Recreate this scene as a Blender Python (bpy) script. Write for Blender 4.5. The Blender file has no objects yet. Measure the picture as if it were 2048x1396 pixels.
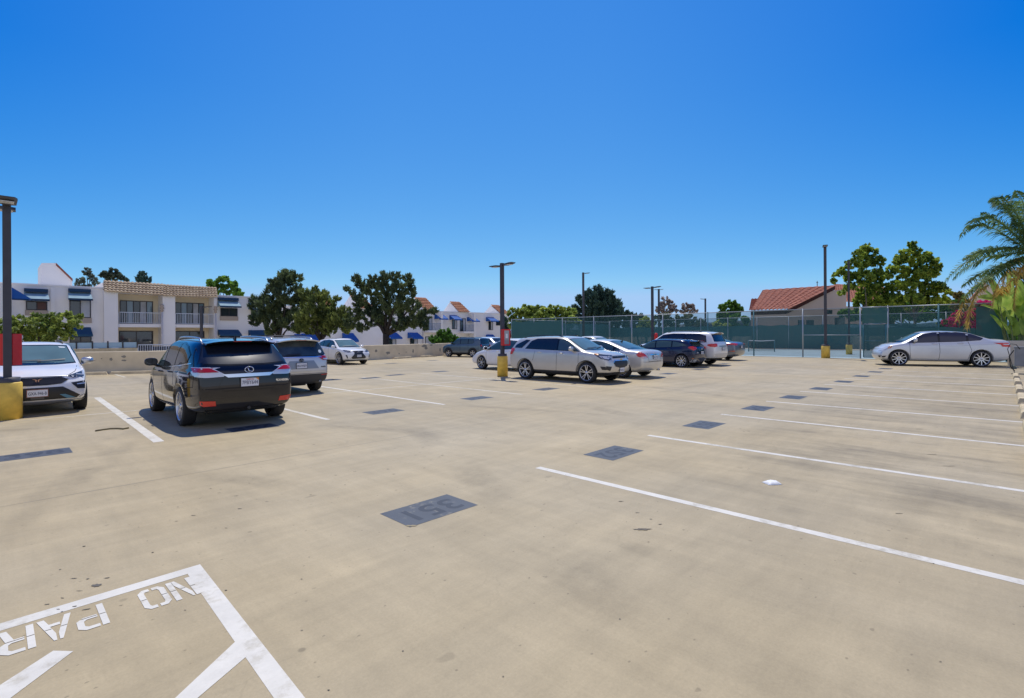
import bpy, bmesh, math, random
from mathutils import Vector, Matrix
from mathutils.bvhtree import BVHTree
R=math.radians
scn=bpy.context.scene
# ------------------------------------------------------------------ camera
F_PX=1013.0; CX=1024.0; H=1.68; YC=669.7; SL=0.0055; AU=math.atan2(984.0,F_PX)
cam_d=bpy.data.cameras.new("camera"); cam=bpy.data.objects.new("camera",cam_d); scn.collection.objects.link(cam)
cam_d.sensor_width=36; cam_d.sensor_fit='HORIZONTAL'; cam_d.lens=36*F_PX/2048; cam_d.shift_y=-28.3/2048
cam_d.clip_end=6000; cam_d.clip_start=0.05
_f=Vector((math.cos(AU),math.sin(AU),0)); _r=Vector((math.sin(AU),-math.cos(AU),0)); _u=Vector((0,0,1))
_q=Matrix.Rotation(math.atan(SL),3,_f)           # the horizon of the deck sits a third of a degree off level
rr=_q@_r; uu=_q@_u
cam.matrix_world=Matrix(((rr.x,uu.x,-_f.x,0),(rr.y,uu.y,-_f.y,0),(rr.z,uu.z,-_f.z,H),(0,0,0,1)))
scn.camera=cam
# ------------------------------------------------------------------ sky, sun, exposure
SUN_EL=65.0; SUN_AZ=math.degrees(AU)+2          # azimuth of the sun, counter-clockwise from +X
w=bpy.data.worlds.new("World"); scn.world=w; w.use_nodes=True
nt=w.node_tree; bg=nt.nodes["Background"]
sky=nt.nodes.new("ShaderNodeTexSky"); sky.sky_type='NISHITA'; sky.sun_disc=False
sky.sun_elevation=R(SUN_EL); sky.sun_rotation=R(90-SUN_AZ); sky.altitude=0
sky.air_density=0.5; sky.dust_density=0.0; sky.ozone_density=6
# deep clear coastal blue: a gentle curve on each channel of the sky
sp=nt.nodes.new("ShaderNodeSeparateColor"); cb=nt.nodes.new("ShaderNodeCombineColor"); nt.links.new(sky.outputs[0],sp.inputs[0])
for k_,(a_,g_,c_) in enumerate(((2.6,1.47,.38),(1.22,.776,.60),(1.0,.22,.92))):
    m0=nt.nodes.new("ShaderNodeMath"); m0.operation='MULTIPLY'; m0.inputs[1].default_value=.1; nt.links.new(sp.outputs[k_],m0.inputs[0])
    m1=nt.nodes.new("ShaderNodeMath"); m1.operation='POWER'; m1.inputs[1].default_value=g_; nt.links.new(m0.outputs[0],m1.inputs[0])
    m2=nt.nodes.new("ShaderNodeMath"); m2.operation='MULTIPLY'; m2.inputs[1].default_value=a_*10; nt.links.new(m1.outputs[0],m2.inputs[0])
    m3=nt.nodes.new("ShaderNodeMath"); m3.operation='MINIMUM'; m3.inputs[1].default_value=c_*10; nt.links.new(m2.outputs[0],m3.inputs[0])
    nt.links.new(m3.outputs[0],cb.inputs[k_])
def _m(op,a=None,b_=None,c=None,cl=False):
    q=nt.nodes.new("ShaderNodeMath"); q.operation=op; q.use_clamp=cl
    for i,v in enumerate((a,b_,c)):
        if v is None: continue
        if isinstance(v,(int,float)): q.inputs[i].default_value=v
        else: nt.links.new(v,q.inputs[i])
    return q.outputs[0]
tcw=nt.nodes.new("ShaderNodeTexCoord"); sx=nt.nodes.new("ShaderNodeSeparateXYZ"); nt.links.new(tcw.outputs['Generated'],sx.inputs[0])
hl=_m('MAXIMUM',_m('SQRT',_m('ADD',_m('MULTIPLY',sx.outputs[0],sx.outputs[0]),_m('MULTIPLY',sx.outputs[1],sx.outputs[1]))),.001)
caz=_m('DIVIDE',_m('ADD',_m('MULTIPLY',sx.outputs[0],math.cos(R(SUN_AZ))),_m('MULTIPLY',sx.outputs[1],math.sin(R(SUN_AZ)))),hl)   # 1 below the sun, -1 opposite it
el=_m('DIVIDE',sx.outputs[2],.40,cl=True)
side=_m('MULTIPLY',_m('SUBTRACT',1.0,_m('DIVIDE',_m('SUBTRACT',caz,.66),.32,cl=True)),el)             # the sky deepens away from the sun
s2=nt.nodes.new("ShaderNodeSeparateColor"); nt.links.new(cb.outputs[0],s2.inputs[0]); c2=nt.nodes.new("ShaderNodeCombineColor")
for k_,am in enumerate((.97,.34,.08)): nt.links.new(_m('MULTIPLY',s2.outputs[k_],_m('SUBTRACT',1.0,_m('MULTIPLY',side,am))),c2.inputs[k_])
# unseen white haze added behind the camera to brighten the shaded facades
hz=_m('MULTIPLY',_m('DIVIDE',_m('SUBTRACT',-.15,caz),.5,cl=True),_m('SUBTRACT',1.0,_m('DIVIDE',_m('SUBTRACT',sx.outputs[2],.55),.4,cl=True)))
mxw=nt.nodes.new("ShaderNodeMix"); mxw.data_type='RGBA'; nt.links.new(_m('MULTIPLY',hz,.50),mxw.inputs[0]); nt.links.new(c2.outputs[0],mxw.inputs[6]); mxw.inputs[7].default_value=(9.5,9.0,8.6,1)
dz=_m('SUBTRACT',1.0,_m('MULTIPLY',_m('DIVIDE',_m('SUBTRACT',sx.outputs[2],.55),.4,cl=True),.42))      # darker towards the zenith
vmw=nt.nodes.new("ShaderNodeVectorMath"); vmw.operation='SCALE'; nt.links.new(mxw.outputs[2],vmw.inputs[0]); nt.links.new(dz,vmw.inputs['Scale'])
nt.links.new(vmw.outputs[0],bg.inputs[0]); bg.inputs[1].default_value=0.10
sd=bpy.data.lights.new("sun",'SUN'); sd.energy=3.7; sd.angle=R(0.53); sd.color=(1.0,0.95,0.86)
sun=bpy.data.objects.new("sun",sd); scn.collection.objects.link(sun)
_s=Vector((math.cos(R(SUN_AZ))*math.cos(R(SUN_EL)),math.sin(R(SUN_AZ))*math.cos(R(SUN_EL)),math.sin(R(SUN_EL))))
sun.rotation_euler=_s.to_track_quat('Z','Y').to_euler(); sun.location=(0,0,30)
scn.view_settings.view_transform='Standard'; scn.view_settings.look='None'; scn.view_settings.exposure=0.0; scn.view_settings.gamma=1
scn.render.engine='CYCLES'
scn.cycles.transparent_max_bounces=16; scn.cycles.max_bounces=6
# ------------------------------------------------------------------ picking points in the place
def yh(px): return YC-SL*(px-CX)
def G(px,py):                       # deck point seen at a photo pixel
    d=H*F_PX/(py-yh(px)); t=(px-CX)/F_PX
    return Vector((d*(_f.x+_r.x*t),d*(_f.y+_r.y*t),0))
def P(px,py,d):                     # point at depth d
    t=(px-CX)/F_PX
    return Vector((d*(_f.x+_r.x*t),d*(_f.y+_r.y*t),H+(yh(px)-py)*d/F_PX))
def onY(px,py,Y0):                  # point on the vertical plane Y=Y0
    t=(px-CX)/F_PX; return P(px,py,Y0/(_f.y+_r.y*t))
def onX(px,py,X0):
    t=(px-CX)/F_PX; return P(px,py,X0/(_f.x+_r.x*t))
# ------------------------------------------------------------------ objects
C=scn.collection
def tag(o,label=None,cat=None,group=None,kind=None):
    if label: o['label']=label
    if cat: o['category']=cat
    if group: o['group']=group
    if kind: o['kind']=kind
    return o
def empty(name,loc=(0,0,0),rz=0,s=1,label=None,cat=None,group=None):
    o=bpy.data.objects.new(name,None); C.objects.link(o); o.location=loc; o.rotation_euler=(0,0,rz); o.scale=(s,s,s)
    o.empty_display_size=.2
    return tag(o,label,cat,group)
def obj(name,bm,mats,parent=None,smooth=False,loc=None):
    me=bpy.data.meshes.new(name)
    if isinstance(bm,bmesh.types.BMesh): bm.to_mesh(me); bm.free()
    else: me.from_pydata(bm[0],[],bm[1]); 
    for m in (mats if isinstance(mats,(list,tuple)) else [mats]): me.materials.append(m)
    if smooth: me.polygons.foreach_set('use_smooth',[True]*len(me.polygons))
    me.update()
    o=bpy.data.objects.new(name,me); C.objects.link(o)
    if parent: o.parent=parent
    if loc is not None: o.location=loc
    return o
def copy_tree(o,parent=None):
    c=o.copy(); C.objects.link(c); c.parent=parent if parent else o.parent
    for ch in list(o.children): copy_tree(ch,c)
    return c
def box(bm,x0,x1,y0,y1,z0,z1,mi=0,M=None,bev=0):
    vs=[bm.verts.new((x,y,z)) for x in (x0,x1) for y in (y0,y1) for z in (z0,z1)]
    fs=[]
    for q in ((0,1,3,2),(4,6,7,5),(0,4,5,1),(2,3,7,6),(0,2,6,4),(1,5,7,3)):
        f=bm.faces.new([vs[i] for i in q]); f.material_index=mi; fs.append(f)
    if bev: bmesh.ops.bevel(bm,geom=list({e for f in fs for e in f.edges}),offset=bev,segments=2,affect='EDGES',profile=.6)
    elif M is not None:
        for v in vs: v.co=M@v.co
    return vs
def B(): return bmesh.new()
def tube(bm,pts,rad,n=8,mi=0,cap=True):
    pts=[Vector(p) for p in pts]; rads=rad if isinstance(rad,(list,tuple)) else [rad]*len(pts)
    rings=[]; prev=None
    for i,p in enumerate(pts):
        t=(pts[min(i+1,len(pts)-1)]-pts[max(i-1,0)]).normalized()
        a=prev if prev is not None else (Vector((0,0,1)) if abs(t.z)<.9 else Vector((1,0,0)))
        u=(a-t*a.dot(t)); u=u.normalized() if u.length>1e-5 else t.orthogonal().normalized(); v=t.cross(u); prev=u
        rings.append([bm.verts.new(p+(u*math.cos(2*math.pi*k/n)+v*math.sin(2*math.pi*k/n))*rads[i]) for k in range(n)])
    for a,b in zip(rings,rings[1:]):
        for k in range(n):
            f=bm.faces.new((a[k],a[(k+1)%n],b[(k+1)%n],b[k])); f.smooth=True; f.material_index=mi
    if cap:
        for r_ in (rings[0][::-1],rings[-1]):
            f=bm.faces.new(r_); f.material_index=mi
def lathe(bm,prof,n=24,axis='z',mi=0,cen=(0,0,0),close=False):
    rings=[]
    for r_,h in prof:
        ring=[]
        for k in range(n):
            a=2*math.pi*k/n; c,s=r_*math.cos(a),r_*math.sin(a)
            co=(c,s,h) if axis=='z' else (c,h,s)
            ring.append(bm.verts.new(Vector(co)+Vector(cen)))
        rings.append(ring)
    if close: rings.append(rings[0])
    for a,b in zip(rings,rings[1:]):
        for k in range(n):
            f=bm.faces.new((a[k],a[(k+1)%n],b[(k+1)%n],b[k])); f.smooth=True; f.material_index=mi
    return rings
def prism(bm,pts,depth,mi=0):        # pts: list of 3D points (planar), depth: Vector
    a=[bm.verts.new(p) for p in pts]; b=[bm.verts.new(Vector(p)+Vector(depth)) for p in pts]
    n=len(pts)
    fs=[bm.faces.new(a[::-1]),bm.faces.new(b)]+[bm.faces.new((a[i],a[(i+1)%n],b[(i+1)%n],b[i])) for i in range(n)]
    for f in fs: f.material_index=mi
    bmesh.ops.recalc_face_normals(bm,faces=fs)
# ------------------------------------------------------------------ materials
MC={}
def mat(name,col=(.5,.5,.5),rough=.5,metal=0,coat=0,spec=.5,noise=None,bump=None,alpha=1,trans=0,emit=None,coords='Object'):
    if name in MC: return MC[name]
    m=bpy.data.materials.new(name); m.use_nodes=True; MC[name]=m; t=m.node_tree; b=t.nodes['Principled BSDF']
    b.inputs['Base Color'].default_value=(*col,1); b.inputs['Roughness'].default_value=rough; b.inputs['Metallic'].default_value=metal
    b.inputs['Coat Weight'].default_value=coat; b.inputs['Coat Roughness'].default_value=.03; b.inputs['Specular IOR Level'].default_value=spec
    if alpha<1: b.inputs['Alpha'].default_value=alpha
    if noise or bump:
        tc=t.nodes.new('ShaderNodeTexCoord')
    if noise:                        # (scale, amount, detail)
        n=t.nodes.new('ShaderNodeTexNoise'); n.inputs['Scale'].default_value=noise[0]; n.inputs['Detail'].default_value=noise[2] if len(noise)>2 else 6
        t.links.new(tc.outputs[coords],n.inputs['Vector'])
        mr=t.nodes.new('ShaderNodeMapRange'); mr.inputs['From Min'].default_value=.3; mr.inputs['From Max'].default_value=.7
        mr.inputs['To Min'].default_value=1-noise[1]; mr.inputs['To Max'].default_value=1+noise[1]
        t.links.new(n.outputs[0],mr.inputs[0])
        vm=t.nodes.new('ShaderNodeVectorMath'); vm.operation='SCALE'; vm.inputs[0].default_value=col
        t.links.new(mr.outputs[0],vm.inputs['Scale']); t.links.new(vm.outputs[0],b.inputs['Base Color'])
    if bump:                         # (scale, strength, distance)
        n=t.nodes.new('ShaderNodeTexNoise'); n.inputs['Scale'].default_value=bump[0]; n.inputs['Detail'].default_value=8
        t.links.new(tc.outputs[coords],n.inputs['Vector'])
        bp=t.nodes.new('ShaderNodeBump'); bp.inputs['Strength'].default_value=bump[1]; bp.inputs['Distance'].default_value=bump[2]
        t.links.new(n.outputs[0],bp.inputs['Height']); t.links.new(bp.outputs[0],b.inputs['Normal'])
    if emit: b.inputs['Emission Color'].default_value=(*emit,1); b.inputs['Emission Strength'].default_value=1
    return m
def text_bm(txt,size,font_w=1.0,extr=0.001,bold=0):
    cu=bpy.data.curves.new('lettering','FONT'); cu.body=txt; cu.size=size; cu.align_x='CENTER'; cu.align_y='CENTER'; cu.extrude=extr; cu.offset=bold
    o=bpy.data.objects.new('lettering',cu); C.objects.link(o); dg=bpy.context.evaluated_depsgraph_get()
    me=bpy.data.meshes.new_from_object(o.evaluated_get(dg)); bm=B(); bm.from_mesh(me)
    bpy.data.objects.remove(o); bpy.data.curves.remove(cu); bpy.data.meshes.remove(me)
    for v in bm.verts: v.co.x*=font_w
    return bm
def xform(bm,M):
    for v in bm.verts: v.co=M@v.co
    return bm
# ------------------------------------------------------------------ the deck
def deck_material():
    m=bpy.data.materials.new('deck_concrete'); m.use_nodes=True; t=m.node_tree; N=t.nodes; L=t.links; b=N['Principled BSDF']
    geo=N.new('ShaderNodeNewGeometry')
    def noise(sc,det=6,rough=.5,scale=(1,1,1),rot=0,off=0):
        mp=N.new('ShaderNodeMapping'); mp.inputs['Scale'].default_value=scale; mp.inputs['Rotation'].default_value=(0,0,rot); mp.inputs['Location'].default_value=(off,off*.7,0)
        L.new(geo.outputs['Position'],mp.inputs[0]); n=N.new('ShaderNodeTexNoise'); n.inputs['Scale'].default_value=sc; n.inputs['Detail'].default_value=det; n.inputs['Roughness'].default_value=rough
        L.new(mp.outputs[0],n.inputs['Vector']); return n.outputs[0]
    def rng(v,a,b_,c,d):
        r_=N.new('ShaderNodeMapRange'); r_.inputs['From Min'].default_value=a; r_.inputs['From Max'].default_value=b_; r_.inputs['To Min'].default_value=c; r_.inputs['To Max'].default_value=d
        L.new(v,r_.inputs[0]); return r_.outputs[0]
    def mul(a,b_):
        q=N.new('ShaderNodeMath'); q.operation='MULTIPLY'
        for i,v in enumerate((a,b_)):
            if isinstance(v,(int,float)): q.inputs[i].default_value=v
            else: L.new(v,q.inputs[i])
        return q.outputs[0]
    v=rng(noise(.16,5),.3,.7,.88,1.10)
    v=mul(v,rng(noise(.9,8,.65),.3,.7,.90,1.07))
    v=mul(v,rng(noise(1.0,5,.6,(.35,2.6,1),0),.3,.75,1.05,.88))      # trowel and tyre streaks along the aisle
    v=mul(v,rng(noise(1.0,5,.6,(2.4,.3,1),0,11),.35,.75,1.03,.90))   # streaks along the stalls
    v=mul(v,rng(noise(60,5,.8),.3,.7,.90,1.09))
    v=mul(v,rng(noise(6,6,.7,off=5),.62,.75,1,.90))
    v=mul(v,rng(noise(14,6,.8,off=3),.60,.72,1,.87))
    v=mul(v,rng(noise(3.2,8,.75,off=17),.64,.70,1,1.07))
    # fine broom streaks, brown drops and pale scuffs
    v=mul(v,rng(noise(5,7,.75,(1,.22,1),.5,29),.35,.7,.93,1.05)); v=mul(v,rng(noise(9,6,.7,(.25,1,1),-.35,61),.35,.7,.95,1.04))
    for sc_,r0,r1,dk_,off_ in ((1.35,.05,.085,.80,3.1),(3.7,.045,.075,.72,9.7),(8.5,.06,.10,.66,15.2),(.42,.10,.22,1.10,22.4)):
        vv=N.new('ShaderNodeTexVoronoi'); vv.inputs['Scale'].default_value=sc_; mp=N.new('ShaderNodeMapping'); mp.inputs['Location'].default_value=(off_,off_*.37,0); mp.inputs['Scale'].default_value=(1,1.5,1); mp.inputs['Rotation'].default_value=(0,0,.8)
        wn_=N.new('ShaderNodeTexNoise'); wn_.inputs['Scale'].default_value=7*sc_; wn_.inputs['Detail'].default_value=3; L.new(geo.outputs['Position'],wn_.inputs['Vector']); sc2=N.new('ShaderNodeVectorMath'); sc2.operation='SCALE'; L.new(wn_.outputs['Color'],sc2.inputs[0]); sc2.inputs['Scale'].default_value=.12/sc_
        ad_=N.new('ShaderNodeVectorMath'); ad_.operation='ADD'; L.new(geo.outputs['Position'],ad_.inputs[0]); L.new(sc2.outputs[0],ad_.inputs[1]); L.new(ad_.outputs[0],mp.inputs[0]); L.new(mp.outputs[0],vv.inputs['Vector'])
        sp_=N.new('ShaderNodeSeparateColor'); L.new(vv.outputs['Color'],sp_.inputs[0]); keep=rng(sp_.outputs[0],.52,.60,0,1)
        v=mul(v,rng(mul(rng(vv.outputs['Distance'],r0,r1,1,0),keep),0,1,1,dk_))
    # curved tyre tracks: thin warped rings that come and go
    for off_,sc_ in ((5.3,.62),(41.7,.45)):
        mp=N.new('ShaderNodeMapping'); mp.inputs['Location'].default_value=(off_,-off_*.6,0); L.new(geo.outputs['Position'],mp.inputs[0])
        wv=N.new('ShaderNodeTexWave'); wv.wave_type='RINGS'; wv.rings_direction='Z'; wv.inputs['Scale'].default_value=sc_*.16; wv.inputs['Distortion'].default_value=1.3; wv.inputs['Detail'].default_value=1; wv.inputs['Detail Scale'].default_value=.25
        L.new(mp.outputs[0],wv.inputs['Vector']); tr_=rng(wv.outputs['Fac'],.965,.995,0,1)
        tr_=mul(tr_,rng(noise(.55,3,off=off_),.47,.62,0,1)); tr_=mul(tr_,rng(noise(9,4,.7,off=off_),.3,.6,.4,1))
        v=mul(v,rng(tr_,0,1,1,.80))
    # hairline cracks
    vc=N.new('ShaderNodeTexVoronoi'); vc.feature='DISTANCE_TO_EDGE'; vc.inputs['Scale'].default_value=.20; wn=N.new('ShaderNodeTexNoise'); wn.inputs['Scale'].default_value=.9; wn.inputs['Detail'].default_value=6
    L.new(geo.outputs['Position'],wn.inputs['Vector']); va=N.new('ShaderNodeVectorMath'); va.operation='ADD'; L.new(geo.outputs['Position'],va.inputs[0]); L.new(wn.outputs['Color'],va.inputs[1]); L.new(va.outputs[0],vc.inputs['Vector'])
    ck=mul(rng(vc.outputs['Distance'],.0,.0022,1,0),rng(noise(.4,3,off=51),.5,.6,0,1)); v=mul(v,rng(ck,0,1,1,.90))
    # small dark drips
    vo=N.new('ShaderNodeTexVoronoi'); vo.inputs['Scale'].default_value=2.3; vo.inputs['Randomness'].default_value=1
    L.new(geo.outputs['Position'],vo.inputs['Vector'])
    spot=rng(vo.outputs['Distance'],.035,.06,0.45,1)
    msk=rng(noise(.7,3,off=21),.52,.60,0,1)
    mx=N.new('ShaderNodeMix'); mx.data_type='FLOAT'; L.new(msk,mx.inputs[0]); mx.inputs[2].default_value=1; L.new(spot,mx.inputs[3])
    v=mul(v,mx.outputs[0])
    vo2=N.new('ShaderNodeTexVoronoi'); vo2.inputs['Scale'].default_value=.55; L.new(geo.outputs['Position'],vo2.inputs['Vector'])
    v=mul(v,rng(vo2.outputs['Distance'],.03,.09,.86,1))
    # dark tyre stains in the right-hand stalls (oil and rubber): band between Y=-1 and 3.4
    sep=N.new('ShaderNodeSeparateXYZ'); L.new(geo.outputs['Position'],sep.inputs[0])
    b1=rng(sep.outputs['Y'],3.4,2.4,0,1); b2=rng(sep.outputs['X'],5.0,7.0,0,1)
    st=rng(noise(1.0,7,.72,(1.7,.40,1),0,33),.47,.72,0,1)
    st=mul(mul(st,b1),b2)
    v=mul(v,rng(st,0,1,1,.56))
    ramp=N.new('ShaderNodeMix'); ramp.data_type='RGBA'; ramp.inputs[6].default_value=(.475,.380,.220,1); ramp.inputs[7].default_value=(.462,.384,.245,1)
    L.new(rng(noise(.25,4,off=9),.35,.65,0,1),ramp.inputs[0])
    vm=N.new('ShaderNodeVectorMath'); vm.operation='SCALE'; L.new(ramp.outputs[2],vm.inputs[0]); L.new(v,vm.inputs['Scale'])
    L.new(vm.outputs[0],b.inputs['Base Color']); b.inputs['Roughness'].default_value=.62; b.inputs['Specular IOR Level'].default_value=.35
    bp=N.new('ShaderNodeBump'); bp.inputs['Strength'].default_value=.25; bp.inputs['Distance'].default_value=.004; L.new(noise(70,5,.7),bp.inputs['Height']); L.new(bp.outputs[0],b.inputs['Normal'])
    return m
deck_m=deck_material()
WALL=[G(px,py) for px,py in ((60,751),(187,748.5),(297,745.6),(560,731),(720,721.5),(885,711.3),(1012,704))]
WALL[0]=WALL[1]+(WALL[1]-WALL[2])*2.2
bm=B()
edge=[(-40,-1.6),(39.75,-1.6),(39.75,WALL[-1].y+.4)]+[(p.x,p.y+.2) for p in WALL[::-1]]+[(-40,WALL[0].y-1)]
top=[bm.verts.new((x,y,0)) for x,y in edge]; f=bm.faces.new(top); 
bot=[bm.verts.new((x,y,-.5)) for x,y in edge]; bm.faces.new(bot[::-1])
n=len(edge)
for i in range(n): bm.faces.new((top[i],bot[i],bot[(i+1)%n],top[(i+1)%n]))
bmesh.ops.recalc_face_normals(bm,faces=bm.faces)
tag(obj('parking_deck',bm,deck_m),'sunlit beige concrete rooftop parking deck',kind='structure')
bm=B()
rings=[]
for r_ in (0,80,200,600,2500):
    rings.append([bm.verts.new((30+r_*math.cos(a*math.pi/16),30+r_*math.sin(a*math.pi/16),-3.4)) for a in range(32)] if r_ else [bm.verts.new((30,30,-3.4))])
for k in range(32): bm.faces.new((rings[0][0],rings[1][k],rings[1][(k+1)%32]))
for a,b_ in zip(rings[1:],rings[2:]):
    for k in range(32): bm.faces.new((a[k],b_[k],b_[(k+1)%32],a[(k+1)%32]))
tag(obj('ground',bm,mat('dry_ground',(.52,.45,.33),.9,noise=(.05,.3))),kind='structure')
# ------------------------------------------------------------------ paint on the deck
def paint_material(name,col,wear,rough=.55):
    m=bpy.data.materials.new(name); m.use_nodes=True; t=m.node_tree; b=t.nodes['Principled BSDF']; geo=t.nodes.new('ShaderNodeNewGeometry')
    n=t.nodes.new('ShaderNodeTexNoise'); n.inputs['Scale'].default_value=9; n.inputs['Detail'].default_value=8; n.inputs['Roughness'].default_value=.7
    n2=t.nodes.new('ShaderNodeTexNoise'); n2.inputs['Scale'].default_value=1.1; n2.inputs['Detail'].default_value=4
    for q in (n,n2): t.links.new(geo.outputs['Position'],q.inputs['Vector'])
    ad=t.nodes.new('ShaderNodeMath'); ad.operation='ADD'; t.links.new(n.outputs[0],ad.inputs[0]); t.links.new(n2.outputs[0],ad.inputs[1])
    mr=t.nodes.new('ShaderNodeMapRange'); mr.inputs['From Min'].default_value=wear; mr.inputs['From Max'].default_value=wear+.22; mr.inputs['To Min'].default_value=0; mr.inputs['To Max'].default_value=.75; t.links.new(ad.outputs[0],mr.inputs[0])
    mx=t.nodes.new('ShaderNodeMix'); mx.data_type='RGBA'; mx.inputs[6].default_value=(*col,1); mx.inputs[7].default_value=(.43,.375,.26,1); t.links.new(mr.outputs[0],mx.inputs[0])
    n3=t.nodes.new('ShaderNodeTexNoise'); n3.inputs['Scale'].default_value=3.5; n3.inputs['Detail'].default_value=9; n3.inputs['Roughness'].default_value=.75; t.links.new(geo.outputs['Position'],n3.inputs['Vector'])
    m3=t.nodes.new('ShaderNodeMapRange'); m3.inputs['From Min'].default_value=.3; m3.inputs['From Max'].default_value=.7; m3.inputs['To Min'].default_value=.84; m3.inputs['To Max'].default_value=1.08; t.links.new(n3.outputs[0],m3.inputs[0])
    vs_=t.nodes.new('ShaderNodeVectorMath'); vs_.operation='SCALE'; t.links.new(mx.outputs[2],vs_.inputs[0]); t.links.new(m3.outputs[0],vs_.inputs['Scale'])
    t.links.new(vs_.outputs[0],b.inputs['Base Color']); b.inputs['Roughness'].default_value=rough
    return m
white_p=paint_material('white_line_paint',(.72,.68,.58),1.04)
faded_p=paint_material('faded_line_paint',(.62,.57,.44),.98)
blue_p=paint_material('slate_patch_paint',(.080,.088,.100),1.18); num_p=paint_material('dark_number_paint',(.038,.043,.055),1.3)
def strip(name,x0,y0,x1,y1,wd,m,z=.0014,label=None):
    a=Vector((x0,y0,0)); b=Vector((x1,y1,0)); t=(b-a).normalized(); n=Vector((-t.y,t.x,0))*wd/2
    bm=B(); k=max(1,int((b-a).length/.12)); rnd=random.Random(int(abs(x0*97+y0*31)))
    row=[]
    for i in range(k+1):
        p=a.lerp(b,i/k); e=n.normalized()*rnd.uniform(-.0025,.0025)
        row.append((bm.verts.new(p+n+e+Vector((0,0,z))),bm.verts.new(p-n-e+Vector((0,0,z)))))
    for (p,q),(r_,s) in zip(row,row[1:]): bm.faces.new((p,q,s,r_))
    bmesh.ops.recalc_face_normals(bm,faces=bm.faces)
    for f in bm.faces:
        if f.normal.z<0: f.normal_flip()
    return tag(obj(name,bm,m),label,kind='structure')
KS=1.0182
right_x=[4.82,7.60,10.61,13.40,16.31,19.1,22.0,24.9,27.8]
for i,x in enumerate(right_x):
    strip('stall_line',x,4.24,x,-.35,.10,white_p)
for x,y1 in ((4.71,13.9),(7.65,18.4),(10.43,18.6),(13.3,18.6),(16.2,18.6),(19.0,18.6),(21.9,18.6)):
    strip('stall_line',x,9.72,x,y1,.10,white_p if x<8 else faded_p)
strip('stall_line',1.87,9.70,2.06,18.1,.145,white_p)
strip('centre_line',.30,14.22,16.5,14.22,.085,faded_p,z=.0020)
for x in (3.9,7.0,10.3,13.4,16.5,19.6): strip('stall_line',x,26.3,x,29.2,.10,faded_p)
# hatched no-parking area, bottom left
def poly(name,pts,m,z=.0014,parent=None):
    bm=B(); f=bm.faces.new([bm.verts.new((p[0],p[1],z)) for p in pts]); 
    bm.normal_update()
    if f.normal.z<0: f.normal_flip()
    return obj(name,bm,m,parent)
np_=[G(400,1130),G(375,1147)]
x_r=1.07; y_t=4.27
tag(poly('hatch_border',[(1.07,4.26),(1.0,2.0),(.895,2.0),(.965,4.15),(-2.2,4.08),(-2.2,4.19)],white_p),kind='structure')
def gp(px,py): g=G(px,py); return (g.x,g.y)
tag(poly('hatch_stripe',[gp(468,1283),gp(490,1313),gp(340,1440),gp(300,1440)],white_p,.0021),kind='structure')
tag(poly('hatch_stripe',[gp(103,1302),gp(143,1303),gp(10,1402),gp(-70,1440),gp(-80,1420)],white_p,.0021),kind='structure')
# stencil letters, unit cell 0..0.62 x 0..1 (gap at mid-height)
ST={'N':[[(0,0),(.14,0),(.14,1),(0,1)],[(.48,0),(.62,0),(.62,1),(.48,1)],[(.17,1),(.22,1),(.47,.22),(.47,0),(.40,0),(.17,.75)]],
 'O':[[(0,.14),(.12,0),(.28,0),(.28,.13),(.17,.13),(.14,.2),(.14,.8),(.17,.87),(.28,.87),(.28,1),(.12,1),(0,.86)],[(.62,.14),(.50,0),(.34,0),(.34,.13),(.45,.13),(.48,.2),(.48,.8),(.45,.87),(.34,.87),(.34,1),(.50,1),(.62,.86)]],
 'P':[[(0,0),(.14,0),(.14,1),(0,1)],[(.18,1),(.46,1),(.60,.88),(.60,.56),(.46,.44),(.18,.44),(.18,.56),(.40,.56),(.46,.62),(.46,.82),(.40,.88),(.18,.88)]],
 'A':[[(0,0),(.13,0),(.30,.72),(.30,1),(.24,1)],[(.35,1),(.41,1),(.66,0),(.52,0),(.45,.27),(.24,.27),(.24,.38),(.43,.38),(.35,.72)]],
 'R':[[(0,0),(.14,0),(.14,1),(0,1)],[(.18,1),(.46,1),(.60,.88),(.60,.58),(.50,.5),(.62,0),(.48,0),(.36,.44),(.18,.44),(.18,.56),(.40,.56),(.46,.62),(.46,.82),(.40,.88),(.18,.88)]],
 'K':[[(0,0),(.14,0),(.14,1),(0,1)],[(.18,.5),(.46,1),(.62,1),(.34,.52),(.62,0),(.46,0),(.18,.46)]],'I':[[(0,0),(.14,0),(.14,1),(0,1)]],'G':[[(0,.14),(.12,0),(.28,0),(.28,.13),(.17,.13),(.14,.2),(.14,.8),(.17,.87),(.28,.87),(.28,1),(.12,1),(0,.86)],[(.34,0),(.62,0),(.62,.5),(.34,.5),(.34,.38),(.48,.38),(.48,.13),(.34,.13)]]}
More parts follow.
